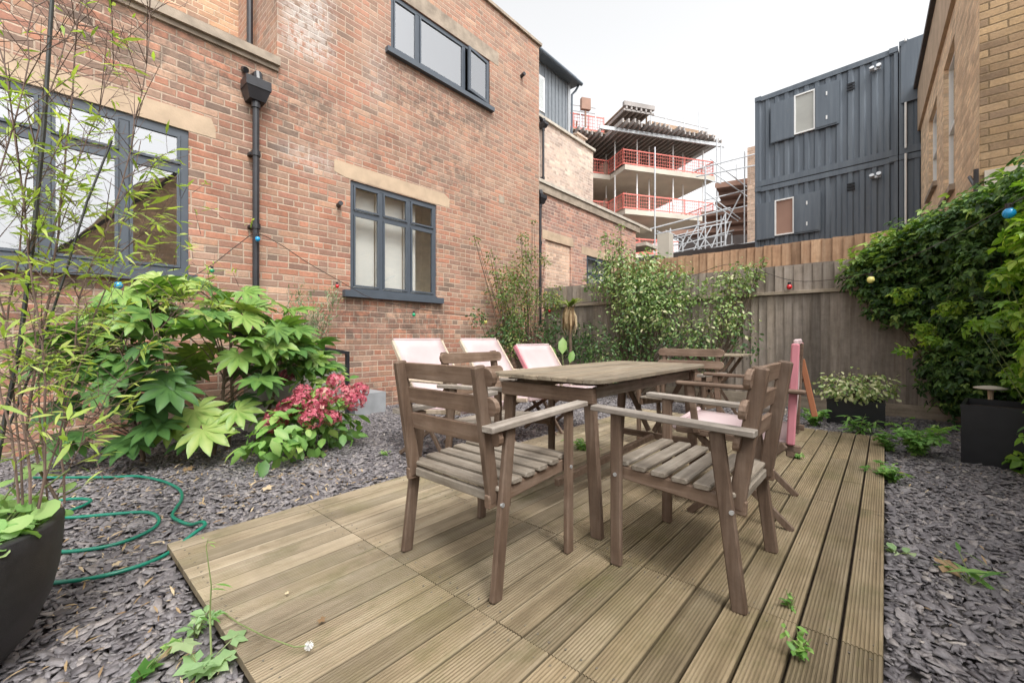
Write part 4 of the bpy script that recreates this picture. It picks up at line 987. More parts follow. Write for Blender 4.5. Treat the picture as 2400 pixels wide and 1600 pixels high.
# ---------------------------------------------------------------- pink canvas chairs
def canvas_chair(label, top, seat, front, arm=True, wd=.52, side=False, rear=(-.30,0), armz=.62, dkw=False):
    """faces +x; top=(x,z) of back, seat=(x,z) rear of seat, front=(x,z)"""
    t = thing('canvas_chair', label, 'chair', (0,0,0), 0, 'pale pink canvas garden chairs')
    h = wd/2; tx, tz = top; sx, sz = seat; fx, fz = front
    def cloth(pts, name, mat='pink', hw=h-.012, sag=.018, thick=.006):
        n = 9; m = 7; vs = []
        for i in range(n):
            f = i/(n-1)*(len(pts)-1); k = min(int(f), len(pts)-2); g = f-k
            x = pts[k][0]*(1-g)+pts[k+1][0]*g; z = pts[k][1]*(1-g)+pts[k+1][1]*g
            for j in range(m):
                y = -hw+2*hw*j/(m-1); sg = sag*(1-(2*j/(m-1)-1)**2)*math.sin(math.pi*i/(n-1))
                vs.append((x-sg*.7, y, z-sg*.7))
        q = len(vs); d = Vector((pts[-1][0]-pts[0][0],0,pts[-1][1]-pts[0][1])).normalized(); nn = Vector((-d.z,0,d.x))*thick
        vs += [(v[0]+nn.x, v[1], v[2]+nn.z) for v in vs]
        fs = []
        for i in range(n-1):
            for j in range(m-1):
                a = i*m+j; fs += [(a,a+1,a+m+1,a+m),(q+a,q+a+m,q+a+m+1,q+a+1)]
        for i in range(n-1): fs += [(i*m,i*m+m,q+i*m+m,q+i*m),(i*m+m-1,q+i*m+m-1,q+i*m+2*m-1,i*m+2*m-1)]
        for j in range(m-1): fs += [(j,q+j,q+j+1,j+1),((n-1)*m+j,(n-1)*m+j+1,q+(n-1)*m+j+1,q+(n-1)*m+j)]
        b = MB(); b.add(vs, fs); b.build(name, M[mat], t, smooth=True)
    cloth([top, seat], 'back_canvas'); cloth([seat, front], 'seat_canvas')
    # padded hems rolled round the frame
    b = MB(); b.bar((tx,-h+.01,tz),(tx,h-.01,tz),.03,.02,(0,0,1),.006); b.bar((fx,-h+.01,fz),(fx,h-.01,fz),.05,.03,(0,0,1),.01); b.build('hem', M['pink'], t)
    if side:
        for s in side:
            b = MB(); b.bar((tx,s*(h+.012),tz-.005),(sx,s*(h+.012),sz),.034 if len(side) > 1 else .05,.02,(1,0,0),.006); b.build('side_band', M['pink_dk'], t)
    b = MB()
    wood = M['lightwood' if not dkw else 'chair']
    for s in (-1,1):
        y = s*h
        dx, dz = tx-sx, tz-sz
        b = MB(); b.bar((tx+.01*0,y,tz-.01),(sx-dx*.12,y,sz-dz*.12),.034,.02,(1,0,0),.004); b.build('back_frame', wood, t)
        b = MB(); b.bar((fx-.01,y,fz-.012),(sx-.04,y,sz-.02),.034,.02,(0,0,1),.004); b.build('seat_frame', wood, t)
        # crossed legs
        b = MB(); b.bar((fx-.10,y-s*.025,fz-.02),(rear[0],y-s*.025,rear[1]),.034,.02,(1,0,0),.004); b.build('leg', M['chair_z'], t)
        b = MB(); b.bar((sx+.02,y+s*.022,sz),(fx-.08,y+s*.022,0),.034,.02,(1,0,0),.004); b.build('leg', M['chair_z'], t)
        if arm:
            g = (armz-sz)/(tz-sz); ax = sx+(tx-sx)*g
            b = MB(); b.bar((ax-.05,y+s*.035,armz),(fx-.02,y+s*.035,armz+.012),.048,.02,(0,1,0),.006); b.build('armrest', wood, t)
            b = MB(); b.bar((fx-.09,y+s*.035,armz),(fx-.12,y+s*.025,fz-.02),.034,.018,(1,0,0),.004); b.build('arm_support', wood, t)
    return t
q1 = canvas_chair('pale pink reclined canvas chair against the brick wall, leftmost of the row', (-.50,.935), (-.10,.40), (.36,.44), rear=(-.42,0))
q1.location = (-2.60,2.25,-.03); q1.scale = (1,1,1)
q2 = dup(q1, (-2.62,3.02,-.03), 0, 'pale pink reclined canvas chair, middle of the three by the brick wall')
q3 = canvas_chair('low pink canvas chair with deep pink side bands behind the table', (-.42,.87), (-.10,.42), (.34,.44), True, .56, (-1,))
q3.location = (-2.56,3.70,-.03); q3.rotation_euler = (0,0,R(-4))
q4 = canvas_chair('upright pink canvas chair between the right armchairs, seen edge on', (-.255,.905), (-.235,.42), (.30,.445), True, .60, (1,-1), rear=(-.24,0), armz=.675, dkw=True)
q4.location = (-.60,2.66,0); q4.rotation_euler = (0,0,R(185.5))
b = MB(); b.bar((-.262,-.31,.80),(-.325,-.31,.47),.03,.02,(1,0,0),.003); b.build('rear_strut', M['orange'], q4)

# ---------------------------------------------------------------- planters
pc = Vector((-2.013,-.244,-.06)); PR = .312
pt = thing('bowl_planter', 'large charcoal bowl planter in the left foreground', 'planter', pc)
b = MB(); prof = [(.165,0),(.20,.04),(.25,.11),(.285,.20),(.302,.28),(.309,.36),(PR,.425),(PR-.006,.433),(PR-.022,.433),(PR-.028,.42),(PR-.05,.33)]
b.lathe([(0.001,0)]+prof, n=56); b.build('bowl', M['charcoal'], pt, smooth=True)
b = MB(); b.lathe([(.001,.385),(.2,.385),(PR-.035,.375)], n=32); b.build('soil', M['soil'], pt)
n = 320; a = RNG.uniform(0,2*np.pi,n); rr = PR*np.sqrt(RNG.uniform(0,1,n))*.93
P = np.stack([rr*np.cos(a), rr*np.sin(a), .41+RNG.uniform(0,.2,n)*(1.1-rr/PR)], -1)
N = np.stack([np.cos(a)*.5, np.sin(a)*.5, np.ones(n)], -1)+RNG.normal(0,.45,(n,3)); D = np.stack([np.cos(a),np.sin(a),-.1+0*a], -1)+RNG.normal(0,.6,(n,3))
gp = thing('round_leaf_plant', 'low bright green round leaved plant filling the charcoal bowl', 'plant', pc+Vector((0,0,.38)))
leaves('foliage', 'round', P-np.array([0,0,.38]), N, D, RNG.uniform(.035,.065,n), RNG.normal(.5,.25,n), M['potleaf'], gp)
b = MB()
for i in range(0,n,5): b.tube([(P[i,0]*.7,P[i,1]*.7,0),(P[i,0],P[i,1],P[i,2]-.39)], .003, 4)
for (x,y,d) in ((190,1140,1.45),(165,1098,1.42),(80,1095,1.35)):
    e = PD(x,y,d)-pc-Vector((0,0,.38)); b.tube([(e.x*.5,e.y*.5,0), (e.x*.8,e.y*.8,e.z*.7), e], .003, 5)
b.build('stem', M['stem'], gp)
P = np.array([PD(x,y,d)-pc-Vector((0,0,.38)) for x,y,d in ((140,1142,1.42),(60,1092,1.40),(30,1120,1.32),(95,1180,1.3),(-20,1135,1.25),(30,1215,1.2))])
leaves('foliage', 'round', P, np.array([[.2,-.4,1],[.3,-.2,1],[.1,-.3,1],[.5,-.5,1],[0,-.2,1],[.3,-.3,1]]), np.array([[1,.7,0],[1,.8,.1],[1,1,0],[1,.3,-.3],[1,.4,0],[1,.2,0]]), [.055,.075,.065,.075,.07,.07], np.array([.6,.75,.55,.7,.65,.8]), M['potleaf'], gp)

# bamboo and its dark canes, rooted in the bowl
def polyline(pts, d0, d1): return [PD(x,y,d0+(d1-d0)*i/(len(pts)-1)) for i,(x,y) in enumerate(pts)]
bo_ = thing('bamboo', 'tall thin bamboo with feathery leaves growing from the charcoal bowl', 'bamboo', pc+Vector((0,0,.39)))
base = pc+Vector((0,0,.39))
b = MB(); tw = MB(); LP, LN, LD, LS, LT = [], [], [], [], []
def addleaf(p, d, s, tt):
    LP.append(tuple(p-base)); LN.append((random.gauss(0,.6),random.gauss(0,.6),1)); LD.append(tuple(d)); LS.append(s); LT.append(tt)
mains = [([(140,1190),(60,1010),(110,700),(150,400),(170,180),(200,-60)],1.9,1.8,.0045),([(145,1180),(150,930),(190,700),(290,420),(345,150),(360,-80)],1.9,1.9,.0035),
 ([(100,1190),(110,900),(60,500),(10,150),(-60,-60)],1.75,1.6,.004),([(90,1190),(170,900),(270,600),(330,330)],1.85,2.,.003),([(60,1180),(20,800),(60,420),(150,100),(250,-60)],1.75,1.8,.0035),
 ([(50,1180),(-10,850),(-30,500),(60,200),(80,-40)],1.7,1.5,.0035),([(130,1185),(200,1000),(300,860),(420,720),(460,700)],1.9,2.2,.002),([(110,1190),(80,760),(130,500),(230,260),(290,60)],1.9,1.9,.003),([(80,1180),(40,900),(0,700),(-60,300)],1.7,1.5,.004)]
for pts, d0, d1, r in mains:
    pl = polyline(pts, d0*.73, d1*.95); sm = []
    for i in range(len(pl)-1):
        for k in range(4):
            f = k/4; p = pl[i].lerp(pl[i+1], f); sm.append(p+Vector((random.gauss(0,.004),random.gauss(0,.004),0)))
    sm.append(pl[-1]); b.tube([p-base for p in sm], [r*(1-.55*i/len(sm)) for i in range(len(sm))], 6)
    for i in range(2, len(sm)-1):
        hgt = sm[i].z
        for q in range(3 if hgt > 1.2 else 2):
            L = random.uniform(.10,.34)*(1. if hgt > 1.1 else .7); an = random.uniform(0,2*math.pi)
            d = Vector((math.cos(an),math.sin(an),random.uniform(.2,1.5))).normalized()
            p0 = sm[i]; p1 = p0+d*L*.5; p2 = p0+d*L+Vector((0,0,-.02+random.gauss(0,.03)))
            tw.tube([p0-base,p1-base,p2-base], [.0017,.0013,.0007], 4)
            for w_ in range(random.choice((1,2,3))):
                f = random.uniform(.3,1); s0 = p0.lerp(p2,f); dd = (d+Vector((random.gauss(0,.6),random.gauss(0,.6),random.gauss(.1,.5)))).normalized(); s1 = s0+dd*random.uniform(.05,.14)
                tw.tube([s0-base,s1-base], [.0010,.0006], 3)
                x_ = 1 if hgt > 1.7 else 7 if hgt > .8 else 4
                for z_ in range(random.randint(0, x_)):
                    addleaf(s0.lerp(s1,random.uniform(.2,1)), dd+Vector((random.gauss(0,.5),random.gauss(0,.5),random.gauss(-.1,.4))), random.uniform(.03,.075), random.uniform(.1,.8))
for i in range(150):
    if i < 70: x, y, d, sz = random.uniform(-20,250), random.uniform(560,1120), random.uniform(1.15,1.5), random.uniform(.04,.085)
    else: x, y, d, sz = random.gauss(330,130), random.gauss(580,90), random.uniform(1.45,1.75), random.uniform(.025,.055)
    p = PD(x,y,d); dd = Vector((random.gauss(0,1),random.gauss(0,1),random.gauss(-.1,.6))).normalized()
    q0 = p-dd*.05-Vector((0,0,.04)); tw.tube([q0-base, p-base], [.0011,.0006], 3)
    for k in range(3 if i >= 70 else 2): addleaf(p+dd*random.uniform(-.03,.02), dd+Vector((random.gauss(0,.6),random.gauss(0,.6),random.gauss(0,.5))), sz, random.uniform(.2,.8))
# individually visible long leaves
for x,y,d,dx,dy,s in ((330,500,1.85,.9,.15,.13),(350,480,1.9,1,.3,.12),(255,530,1.8,.8,-.5,.09),(30,330,1.5,-.3,1,.12),(-10,600,1.4,1,-.6,.16),(40,780,1.5,.4,-1,.14),(330,630,2.0,.9,.25,.15),(115,470,1.7,.1,1,.1),(300,560,1.9,1,.0,.1),(60,280,1.6,.1,-1,.08),(130,850,1.8,.2,-1,.1),(10,880,1.5,.7,-.9,.18),(60,960,1.6,.5,.8,.12)):
    p = PD(x,y,d); e = PD(x+dx*60,y-dy*60,d); addleaf(p, e-p, s, random.uniform(.45,.8))
b.build('culm', M['twig'], bo_); tw.build('branch', M['twig'], bo_)
leaves('foliage', 'lance', LP, LN, LD, LS, np.array(LT), M['bamboo'], bo_)
for lab, pts, d0, d1, r in (('thick dark garden cane leaning in the bowl planter', [(-15,1130),(8,1000),(45,820),(78,560),(103,300),(122,0),(126,-60)], 1.28,1.5,.006),('thinner dark cane slanting right through the bamboo', [(20,1000),(90,830),(150,650),(205,470),(262,330)], 1.35,1.6,.0035)):
    pl = polyline(pts, d0, d1); b = MB(); b.tube([p for p in pl], r, 8); tag(b.build('garden_cane', M['stake']), lab, 'cane')

# variegated shrub in its square planter, and the tall planter with the mushroom lamp
def square_pot(name, label, x0, y0, w, d, h, z0=-.05, rz=0):
    t = thing(name, label, 'planter', (x0,y0,z0), rz); b = MB(); e = .022
    b.box(0,0,0,w,e,h); b.box(0,d-e,0,w,d,h); b.box(0,e,0,e,d-e,h); b.box(w-e,e,0,w,d-e,h); b.box(-.004,-.004,h-.03,w+.004,-.0,h+.001)
    b.build('box', M['blk_plastic'], t); b = MB(); b.box(e,e,h-.06,w-e,d-e,h-.05); b.build('soil', M['soil'], t); return t
square_pot('square_planter', 'low black square planter in front of the fence holding the variegated shrub', -.50,5.98,.50,.45,.28)
square_pot('tall_planter', 'tall glossy black planter on the slate at the right edge', .44,4.77,.62,.55,.46, rz=R(-8))
bush('variegated_shrub', 'rounded cream and green variegated shrub in the low black planter', 'shrub', [(-.25,6.05,.40,.26,.25,.15),(-.45,6.0,.38,.16,.16,.12),(-.06,6.1,.40,.18,.2,.13),(-.25,5.95,.33,.3,.2,.10)], 6500, 'oval', .05, 'varieg', (-.25,6.18,.2), tmean=.72, tsd=.22)
ml = thing('mushroom_lamp', 'small pale mushroom shaped garden ornament standing in the tall black planter', 'ornament', PD(2322,948,3.6)+Vector((0,0,-.06)))
b = MB(); b.lathe([(.022,0),(.018,.12),(.02,.19)], n=16); b.build('stalk', M['stone'], ml, smooth=True)
b = MB(); b.lathe([(.001,.192),(.08,.19),(.105,.197),(.10,.206),(.05,.218),(.001,.223)], n=28); b.build('cap', M['coping'], ml, smooth=True)
b = MB(); b.lathe([(.001,0),(.02,.006),(.028,.025),(.02,.045),(.001,.05)], tuple(PD(2308,960,3.58)), 14); tag(b.build('glass_ball', M['b_blue'], smooth=True), 'small blue glass ball at the foot of the mushroom ornament', 'ornament')

# ---------------------------------------------------------------- fatsia
fb = Vector((-4.35,1.0,-.06)); ft = thing('fatsia_shrub', 'big glossy fatsia with huge hand shaped leaves against the brick wall', 'shrub', fb)
P, N, D, Sz, T = [], [], [], [], []; st = MB()
trunks = [Vector((-.10,-.15,0)),Vector((.05,.12,0)),Vector((.18,-.02,0)),Vector((0,.35,0)),Vector((-.05,-.42,0))]
tops = [Vector((-.15,-.35,1.0)),Vector((.0,.15,1.12)),Vector((.25,.05,.8)),Vector((.0,.62,.95)),Vector((.02,-.62,.75))]
for a, c in zip(trunks, tops): st.tube([a, a.lerp(c,.4)+Vector((.03,.02,0)), c], [.018,.014,.010], 7)
for i in range(140):
    th = random.uniform(0,2*math.pi); el = random.uniform(-.25,1.); rr_ = random.uniform(.72,1.05)
    el = math.asin(max(-.3,min(1,el))) ; u = Vector((math.cos(th)*math.cos(el), math.sin(th)*math.cos(el), math.sin(el)))
    p = Vector((u.x*.62*rr_, u.y*.92*rr_, .76+u.z*.71*rr_))
    if fb.x+p.x < -5.08: p.x = -5.08-fb.x+random.uniform(0,.1)
    h = p.z/1.5
    P.append(p); N.append((u.x*.3+random.gauss(0,.42)+.1, u.y*.3+random.gauss(0,.42)-.05, .9)); D.append((u.x+.25+random.gauss(0,.5),u.y+random.gauss(0,.5),.1))
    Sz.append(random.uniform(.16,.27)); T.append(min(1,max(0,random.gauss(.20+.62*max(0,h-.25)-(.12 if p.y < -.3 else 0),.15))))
for i in range(16):
    a = random.uniform(-2.2,1.2); rr_ = random.uniform(.35,.85); P.append(Vector((.55*rr_*math.cos(a),.95*rr_*math.sin(a)*1.1,random.uniform(.12,.55)))); N.append((random.gauss(.3,.3),random.gauss(0,.3),.8)); D.append((math.cos(a),math.sin(a),-.3)); Sz.append(random.uniform(.16,.25)); T.append(random.uniform(0,.25))
# the low young leaves at the front
for x, y, d, s, tt in ((455,960,3.25,.24,.86),(475,1005,3.15,.25,.9),(555,960,3.3,.2,.8),(400,1000,3.2,.18,.84),(395,890,3.3,.22,.25),(300,880,3.3,.26,.15),(560,830,3.4,.22,.72),(690,790,3.8,.22,.88),(640,800,3.6,.24,.8),(375,650,3.6,.22,.92),(440,660,3.6,.24,.85),(270,700,3.4,.2,.62),(120,960,3.0,.2,.12),(320,930,3.1,.22,.2),(250,780,3.3,.25,.3)):
    p = PD(x,y,d)-fb; P.append(p); N.append((.55,-.35,.75)); D.append((.5+random.gauss(0,.2),-.1+random.gauss(0,.5),-.5)); Sz.append(s); T.append(tt-.1)
for p in P:
    p = Vector(p); k = min(range(5), key=lambda q: (tops[q]-p).length); a = trunks[k].lerp(tops[k], min(1,max(.25,(p.z-.2)/1.0)))
    st.tube([a, a.lerp(p,.5)+Vector((0,0,.04)), p], [.0055,.0045,.004], 4)
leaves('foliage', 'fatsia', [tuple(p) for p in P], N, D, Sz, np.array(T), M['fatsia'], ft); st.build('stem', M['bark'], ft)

# ---------------------------------------------------------------- hydrangea
hb = Vector((-3.72,1.58,-.06)); hy = thing('hydrangea', 'hydrangea with crimson pink flower heads beside the fatsia', 'shrub', hb)
P, N, D, Hh = blob_leaves([(-3.62,1.42,.20,.30,.30,.22),(-3.75,1.70,.26,.30,.28,.22),(-3.98,1.78,.46,.24,.24,.22),(-3.55,1.25,.12,.2,.2,.15),(-4.05,1.75,.66,.18,.2,.14),(-3.6,1.75,.14,.25,.25,.14),(-3.45,1.2,.12,.20,.22,.13)], 1250, .4, .9, .5)
k = P[:,2] > -.03; P, N, D = P[k], N[k], D[k]; n = len(P)
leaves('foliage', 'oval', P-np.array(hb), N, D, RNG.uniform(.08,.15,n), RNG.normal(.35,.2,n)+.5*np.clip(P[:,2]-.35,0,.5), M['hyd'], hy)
st = MB()
heads = [(612,900,4.0,.75,.06),(675,890,4.1,.5,.07),(655,985,3.5,1,.085),(705,950,3.6,1.,.085),(715,925,3.75,1,.07),(735,985,3.45,1,.09),(765,935,3.55,1,.08),(745,960,3.5,1,.08),(790,900,3.8,1,.07),(810,930,3.7,1,.085),(835,945,3.7,1,.085),(846,920,3.8,1,.07),(783,985,3.6,1,.065),(680,960,3.55,.9,.08),(640,1000,3.45,1,.07)]
for x, y, d, br, r in heads:
    c = PD(x,y,d)-hb; n = 140; r *= 1.12; c = c+Vector((.05,-.035,.03)); u = norm(RNG.normal(size=(n,3))+np.array([.1,-.1,.45])); p = np.array(c)+u*r*RNG.uniform(.75,1.05,n)[:,None]*np.array([1,1,.85])
    T = RNG.normal(.52 if br == 1 else .25,.2,n)
    leaves('flower_head', 'floret', p, u+RNG.normal(0,.3,(n,3)), RNG.normal(size=(n,3)), RNG.uniform(.012,.022,n), T, M['flower'], hy)
    c = Vector(c); st.tube([(random.gauss(0,.04),random.gauss(0,.04),0), c*.5+Vector((0,0,.06)), c], [.006,.005,.0035], 5)
st.build('stem', M['stem'], hy)

# ---------------------------------------------------------------- shrubs along the wall and fence
def at6(x, y, Y, r, *k): p = PY(x,y,Y); return (p.x,p.y,p.z,r,r,r*1.0,*k)
bush('wall_shrub', 'wispy grey green shrub against the bricks left of the small window', 'shrub', [(-5.0,2.02,1.25,.10,.15,.26),(-5.0,2.38,1.38,.07,.10,.17),(-5.02,2.15,.95,.10,.17,.2),(-5.0,2.25,1.15,.08,.14,.16)], 9500, 'lance', .07, 'grey_leaf', (-5.02,2.15,.6), stems=5, droop=-.8, up=.2, sr=.003)
def atx(x, y, X, r, *k): p = PX(x,y,X); return (p.x,p.y,p.z,r,r,r,*k)
bush('rose_bush', 'tall loose rose bush in the corner by the drainpipe with upright shoots', 'shrub', [atx(1180,690,-4.95,.28,.8),atx(1215,650,-4.9,.30),atx(1235,600,-4.95,.2,.7),atx(1228,560,-4.95,.13,.5),at6(1275,610,6.6,.16,.6),atx(1150,600,-5.,.13,.35),atx(1115,562,-5.,.08,.5),at6(1290,700,6.6,.28),atx(1210,740,-4.85,.3,.9),atx(1250,520,-5.,.07,.5),atx(1165,640,-5.,.2,.5),atx(1200,800,-4.8,.28,.8),atx(1240,700,-4.8,.25,.8)], 6500, 'oval', .05, 'rose', (-4.95,6.1,-.05), stems=4, tmean=.45, shell=.2, stem_mat='bark')
bush('ivy_clump', 'dark ivy at the foot of the brick corner behind the pink chairs', 'shrub', [atx(1120,742,-5.05,.14),atx(1165,790,-4.95,.22),at6(1250,800,6.3,.35),at6(1310,800,6.5,.3),atx(1140,815,-4.9,.2),atx(1200,770,-4.9,.25),at6(1290,760,6.6,.25),at6(1360,820,6.5,.28)], 4200, 'oval', .06, 'darkshrub', (-5.0,5.7,-.05), stems=2, tmean=.4)
bush('tall_shrub', 'large pale flecked shrub spilling over the fence beside the brick outbuilding', 'shrub', [at6(1415,660,6.6,.34,.8),at6(1440,600,6.8,.26,.7),at6(1465,640,6.7,.42),at6(1520,640,6.75,.40),at6(1500,700,6.5,.48),at6(1565,680,6.55,.36,.7),at6(1445,560,6.8,.12,.5),at6(1560,740,6.4,.38,.8),at6(1620,690,6.6,.26,.6),at6(1455,530,6.8,.08,.5),at6(1480,750,6.5,.32,.6),at6(1590,640,6.8,.2,.6),at6(1420,560,6.8,.14,.5)], 4600, 'oval', .062, 'varieg', (-3.2,6.6,-.05), stems=4, tmean=.46, tsd=.25, shell=.25)
bush('fence_shrub', 'cream flecked shrub leaning over the fence rail left of the red bulb', 'shrub', [at6(1740,650,6.7,.24),at6(1700,680,6.6,.3,.8),at6(1770,640,6.8,.12),at6(1690,740,6.5,.28,.7),at6(1640,790,6.4,.30,.7),at6(1790,612,6.8,.06),at6(1730,760,6.6,.22,.7)], 4600, 'oval', .060, 'varieg', (-2.1,6.6,-.05), stems=4, tmean=.5, tsd=.26, shell=.25)
bush('low_shrub', 'low dark green shrubs in the bed behind the table', 'shrub', [at6(1400,800,6.4,.35),at6(1480,820,6.3,.32),at6(1560,830,6.2,.32,.8),at6(1350,780,6.5,.24),at6(1640,840,6.1,.3,.7),at6(1750,800,6.4,.22,.6),at6(1420,850,5.9,.35),at6(1500,780,6.6,.35),at6(1600,800,6.6,.3)], 3300, 'oval', .055, 'darkshrub', (-3.0,6.3,-.05), stems=3, tmean=.45, tsd=.25)
# cordyline with its skirt of dead straps, and a banana-like leaf
cb = PY(1335,960,6.15); cb.z = -.05; co = thing('cordyline', 'spiky cordyline with a skirt of dead straw coloured leaves by the fence', 'palm', cb)
ct = PY(1335,722,6.15)-cb; b = MB(); b.tube([(0,0,0), ct*.5+Vector((.02,0,0)), ct], [.035,.03,.03], 8); b.build('trunk', M['bark'], co)
n = 46; a = RNG.uniform(0,2*np.pi,n); u = np.stack([np.cos(a),np.sin(a),RNG.uniform(.1,1.6,n)], -1)
leaves('foliage', 'strap', np.repeat([list(ct)],n,0), np.stack([-np.cos(a)*.5,-np.sin(a)*.5,np.ones(n)],-1), u, RNG.uniform(.22,.42,n), RNG.normal(.5,.2,n), M['cordyline'], co)
n = 60; a = RNG.uniform(0,2*np.pi,n); u = np.stack([np.cos(a)*.35,np.sin(a)*.35,-np.ones(n)], -1)
leaves('dead_leaf', 'strap', np.repeat([list(ct)],n,0)+RNG.normal(0,.03,(n,3)), np.stack([np.cos(a),np.sin(a),.2+0*a],-1), u, RNG.uniform(.25,.5,n), RNG.normal(.6,.2,n), M['dead'], co)
bb = PY(1325,960,5.7); bb.z = -.05; bn = thing('broad_leaf_plant', 'bright green broad leaf plant behind the low pink chair', 'plant', bb)
pts = [PY(1318,830,5.7)-bb, PY(1300,840,5.7)-bb, PY(1335,850,5.7)-bb]
leaves('foliage', 'oval', [tuple(p) for p in pts], [(.6,-.8,.3),(.2,-.9,.3),(.7,-.6,.2)], [(.05,0,1),(-.4,0,1),(.5,0,1)], [.30,.22,.22], np.array([.75,.5,.55]), M['weed'], bn)
b = MB(); [b.tube([(0,0,0), p*.5, p], [.012,.01,.006], 6) for p in pts]; b.build('stem', M['stem'], bn)

# ---------------------------------------------------------------- the creeper on the right
CR = [(-.15,6.75,1.66,.26,.2,.22,.7),(.1,6.7,1.78,.36,.28,.3),(.42,6.5,1.95,.42,.4,.34),(.72,6.2,2.02,.42,.45,.36),(.98,5.75,2.08,.42,.5,.36),(1.1,5.2,2.1,.4,.5,.36),(.30,6.7,1.42,.42,.3,.36),(.6,6.55,1.35,.42,.4,.45),(.95,6.2,1.45,.42,.5,.5),(.62,6.78,1.0,.28,.2,.32,.6),(.78,6.7,.85,.4,.3,.42,.8),(.0,6.82,1.30,.2,.14,.22,.5),(1.2,5.6,1.5,.35,.5,.5),(.62,6.8,.52,.3,.2,.26,.5),(1.0,6.5,.6,.3,.35,.4,.7),(.7,5.75,1.62,.22,.25,.3,.8),at6(2215,850,6.75,.24,.7),at6(2260,880,6.6,.35,.8),at6(2060,690,6.7,.16,.6),at6(2240,930,6.8,.2,.5),at6(2330,860,6.3,.4),at6(2380,760,5.9,.4)]
bush('creeper', 'dense dark climbing creeper hanging over the back corner of the fence', 'climber', CR, 5600, 'tri', .075, 'creeper', (1.05,6.7,-.05), stems=2, droop=.9, up=.7, tmean=.42, tsd=.2, shell=.35, jit=.35)
n = 1500; a = RNG.uniform(0,1,n)
P = np.stack([-.15+1.45*a+RNG.normal(0,.13,n), 6.8-1.3*a**1.7+RNG.normal(0,.16,n), 1.80+.50*a**.6+RNG.normal(0,.08,n)], -1)
cg = thing('creeper_shoots', 'lighter green young shoots along the top of the dark creeper', 'climber', (.6,6.4,1.9))
leaves('foliage', 'tri', P-np.array([.6,6.4,1.9]), RNG.normal(0,.4,(n,3))+np.array([0,0,1]), RNG.normal(0,.7,(n,3))+np.array([-.3,-.3,-.2]), RNG.uniform(.06,.13,n), RNG.normal(.78,.15,n), M['creeper'], cg)
NL = [(*PD(2400,880,3.4),.10,.2,.12),(*PD(2385,1000,3.2),.08,.15,.10),(*PD(2410,1090,3.0),.09,.15,.09),(*PD(2390,760,3.6),.12,.2,.14),(.99,4.6,1.0,.24,.4,.6),(.86,4.25,1.25,.14,.2,.2,.6),(.93,4.55,1.75,.24,.4,.30),(.90,4.5,1.40,.22,.4,.28),(.95,4.5,1.08,.24,.4,.26),(.80,4.15,.92,.13,.2,.13,.7),(.90,4.3,.62,.18,.3,.16),(.86,4.2,.36,.16,.25,.15),(.98,4.7,2.05,.22,.4,.22),(.74,4.35,1.62,.14,.2,.12,.8),(.63,4.6,1.36,.08,.14,.07,.8),(.66,4.4,1.12,.09,.14,.07,.6),(.90,4.05,.12,.16,.2,.12),(.55,4.9,1.02,.09,.12,.05,.8),(.82,4.5,.80,.12,.2,.12)]
bush('bright_climber', 'bright lime green climber at the right edge in front of the tall planter', 'climber', NL, 3800, 'tri', .08, 'lime', (1.15,4.7,-.05), stems=3, droop=.7, up=.8, tmean=.55, tsd=.22, shell=.3, stem_mat='stem', sr=.005)
lo = [at6(2165,770,6.2,.10),at6(2120,690,6.3,.12),at6(2185,800,6.0,.08),at6(2120,820,6.1,.07),at6(2230,720,5.9,.09)]
bush('hanging_spray', 'yellow green sprays hanging against the dark hollow of the creeper', 'climber', [(c[0],c[1],c[2],c[3],c[3],c[3]*.7) for c in lo], 5200, 'tri', .06, 'lime', (.75,6.1,1.9), stems=1, droop=.6, tmean=.7, stem_mat='stem', sr=.004)

# ---------------------------------------------------------------- weeds
def weed(label, p, h, rad, n, kind, size, mat, seed=0, name='weed', stems=5):
    p = Vector(p); t = thing(name, label, 'weed', p); st = MB(); P, N, D = [], [], []
    for i in range(stems):
        a = random.uniform(0,6.28); e = Vector((math.cos(a)*rad*random.uniform(.3,1), math.sin(a)*rad*random.uniform(.3,1), h*random.uniform(.5,1)))
        st.tube([(0,0,0),(e.x*.4,e.y*.4,e.z*.6),e], [.0028,.002,.0012], 4)
        for k in range(max(1,n//stems)):
            f = random.uniform(.25,1.05); q = Vector((e.x*f*f, e.y*f*f, e.z*f)); d = Vector((random.gauss(0,1),random.gauss(0,1),random.gauss(.1,.4)))
            P.append(tuple(q)); N.append((random.gauss(0,.3),random.gauss(0,.3),1)); D.append(tuple(d))
    n2 = len(P); leaves('foliage', kind, P, N, D, size*RNG.uniform(.6,1.2,n2), RNG.normal(.5,.22,n2), M[mat], t); st.build('stem', M['stem'], t); return t
weed('small bright weed growing between the right hand deck boards near the camera', (-.185,1.47,-.01), .10,.05,26,'oval',.030,'weed')
weed('second small bright weed in the same deck gap, a little farther off', (-.245,1.72,-.01), .07,.03,16,'oval',.026,'weed')
weed('ragged dandelion like weed on the slate in the lower right', PZ(2275,1372,-.05), .10,.13,9,'lance',.15,'weed', stems=4)
weed('pale rosette weed on the slate right of the deck', PZ(2100,1300,-.05), .04,.08,12,'oval',.06,'mint')
weed('leafy green weeds at the far end of the deck in front of the square planter', PZ(2015,1018,-.05), .22,.2,110,'lance',.13,'weed', stems=14)
weed('fine green weeds by the fence left of the square planter', PZ(1905,1000,-.05), .20,.2,150,'tri',.06,'weed', stems=16)
weed('feathery weeds on the slate left of the tall black planter', PZ(2150,1070,-.05), .30,.24,230,'tri',.065,'weed', stems=22)
weed('yellow green weeds growing against the deck edge on the right', PZ(2085,1130,-.05), .12,.12,90,'tri',.05,'weed', stems=10)
weed('small weeds at the deck corner beside the feathery weeds', PZ(2080,1060,-.05), .16,.12,80,'tri',.055,'weed', stems=10)
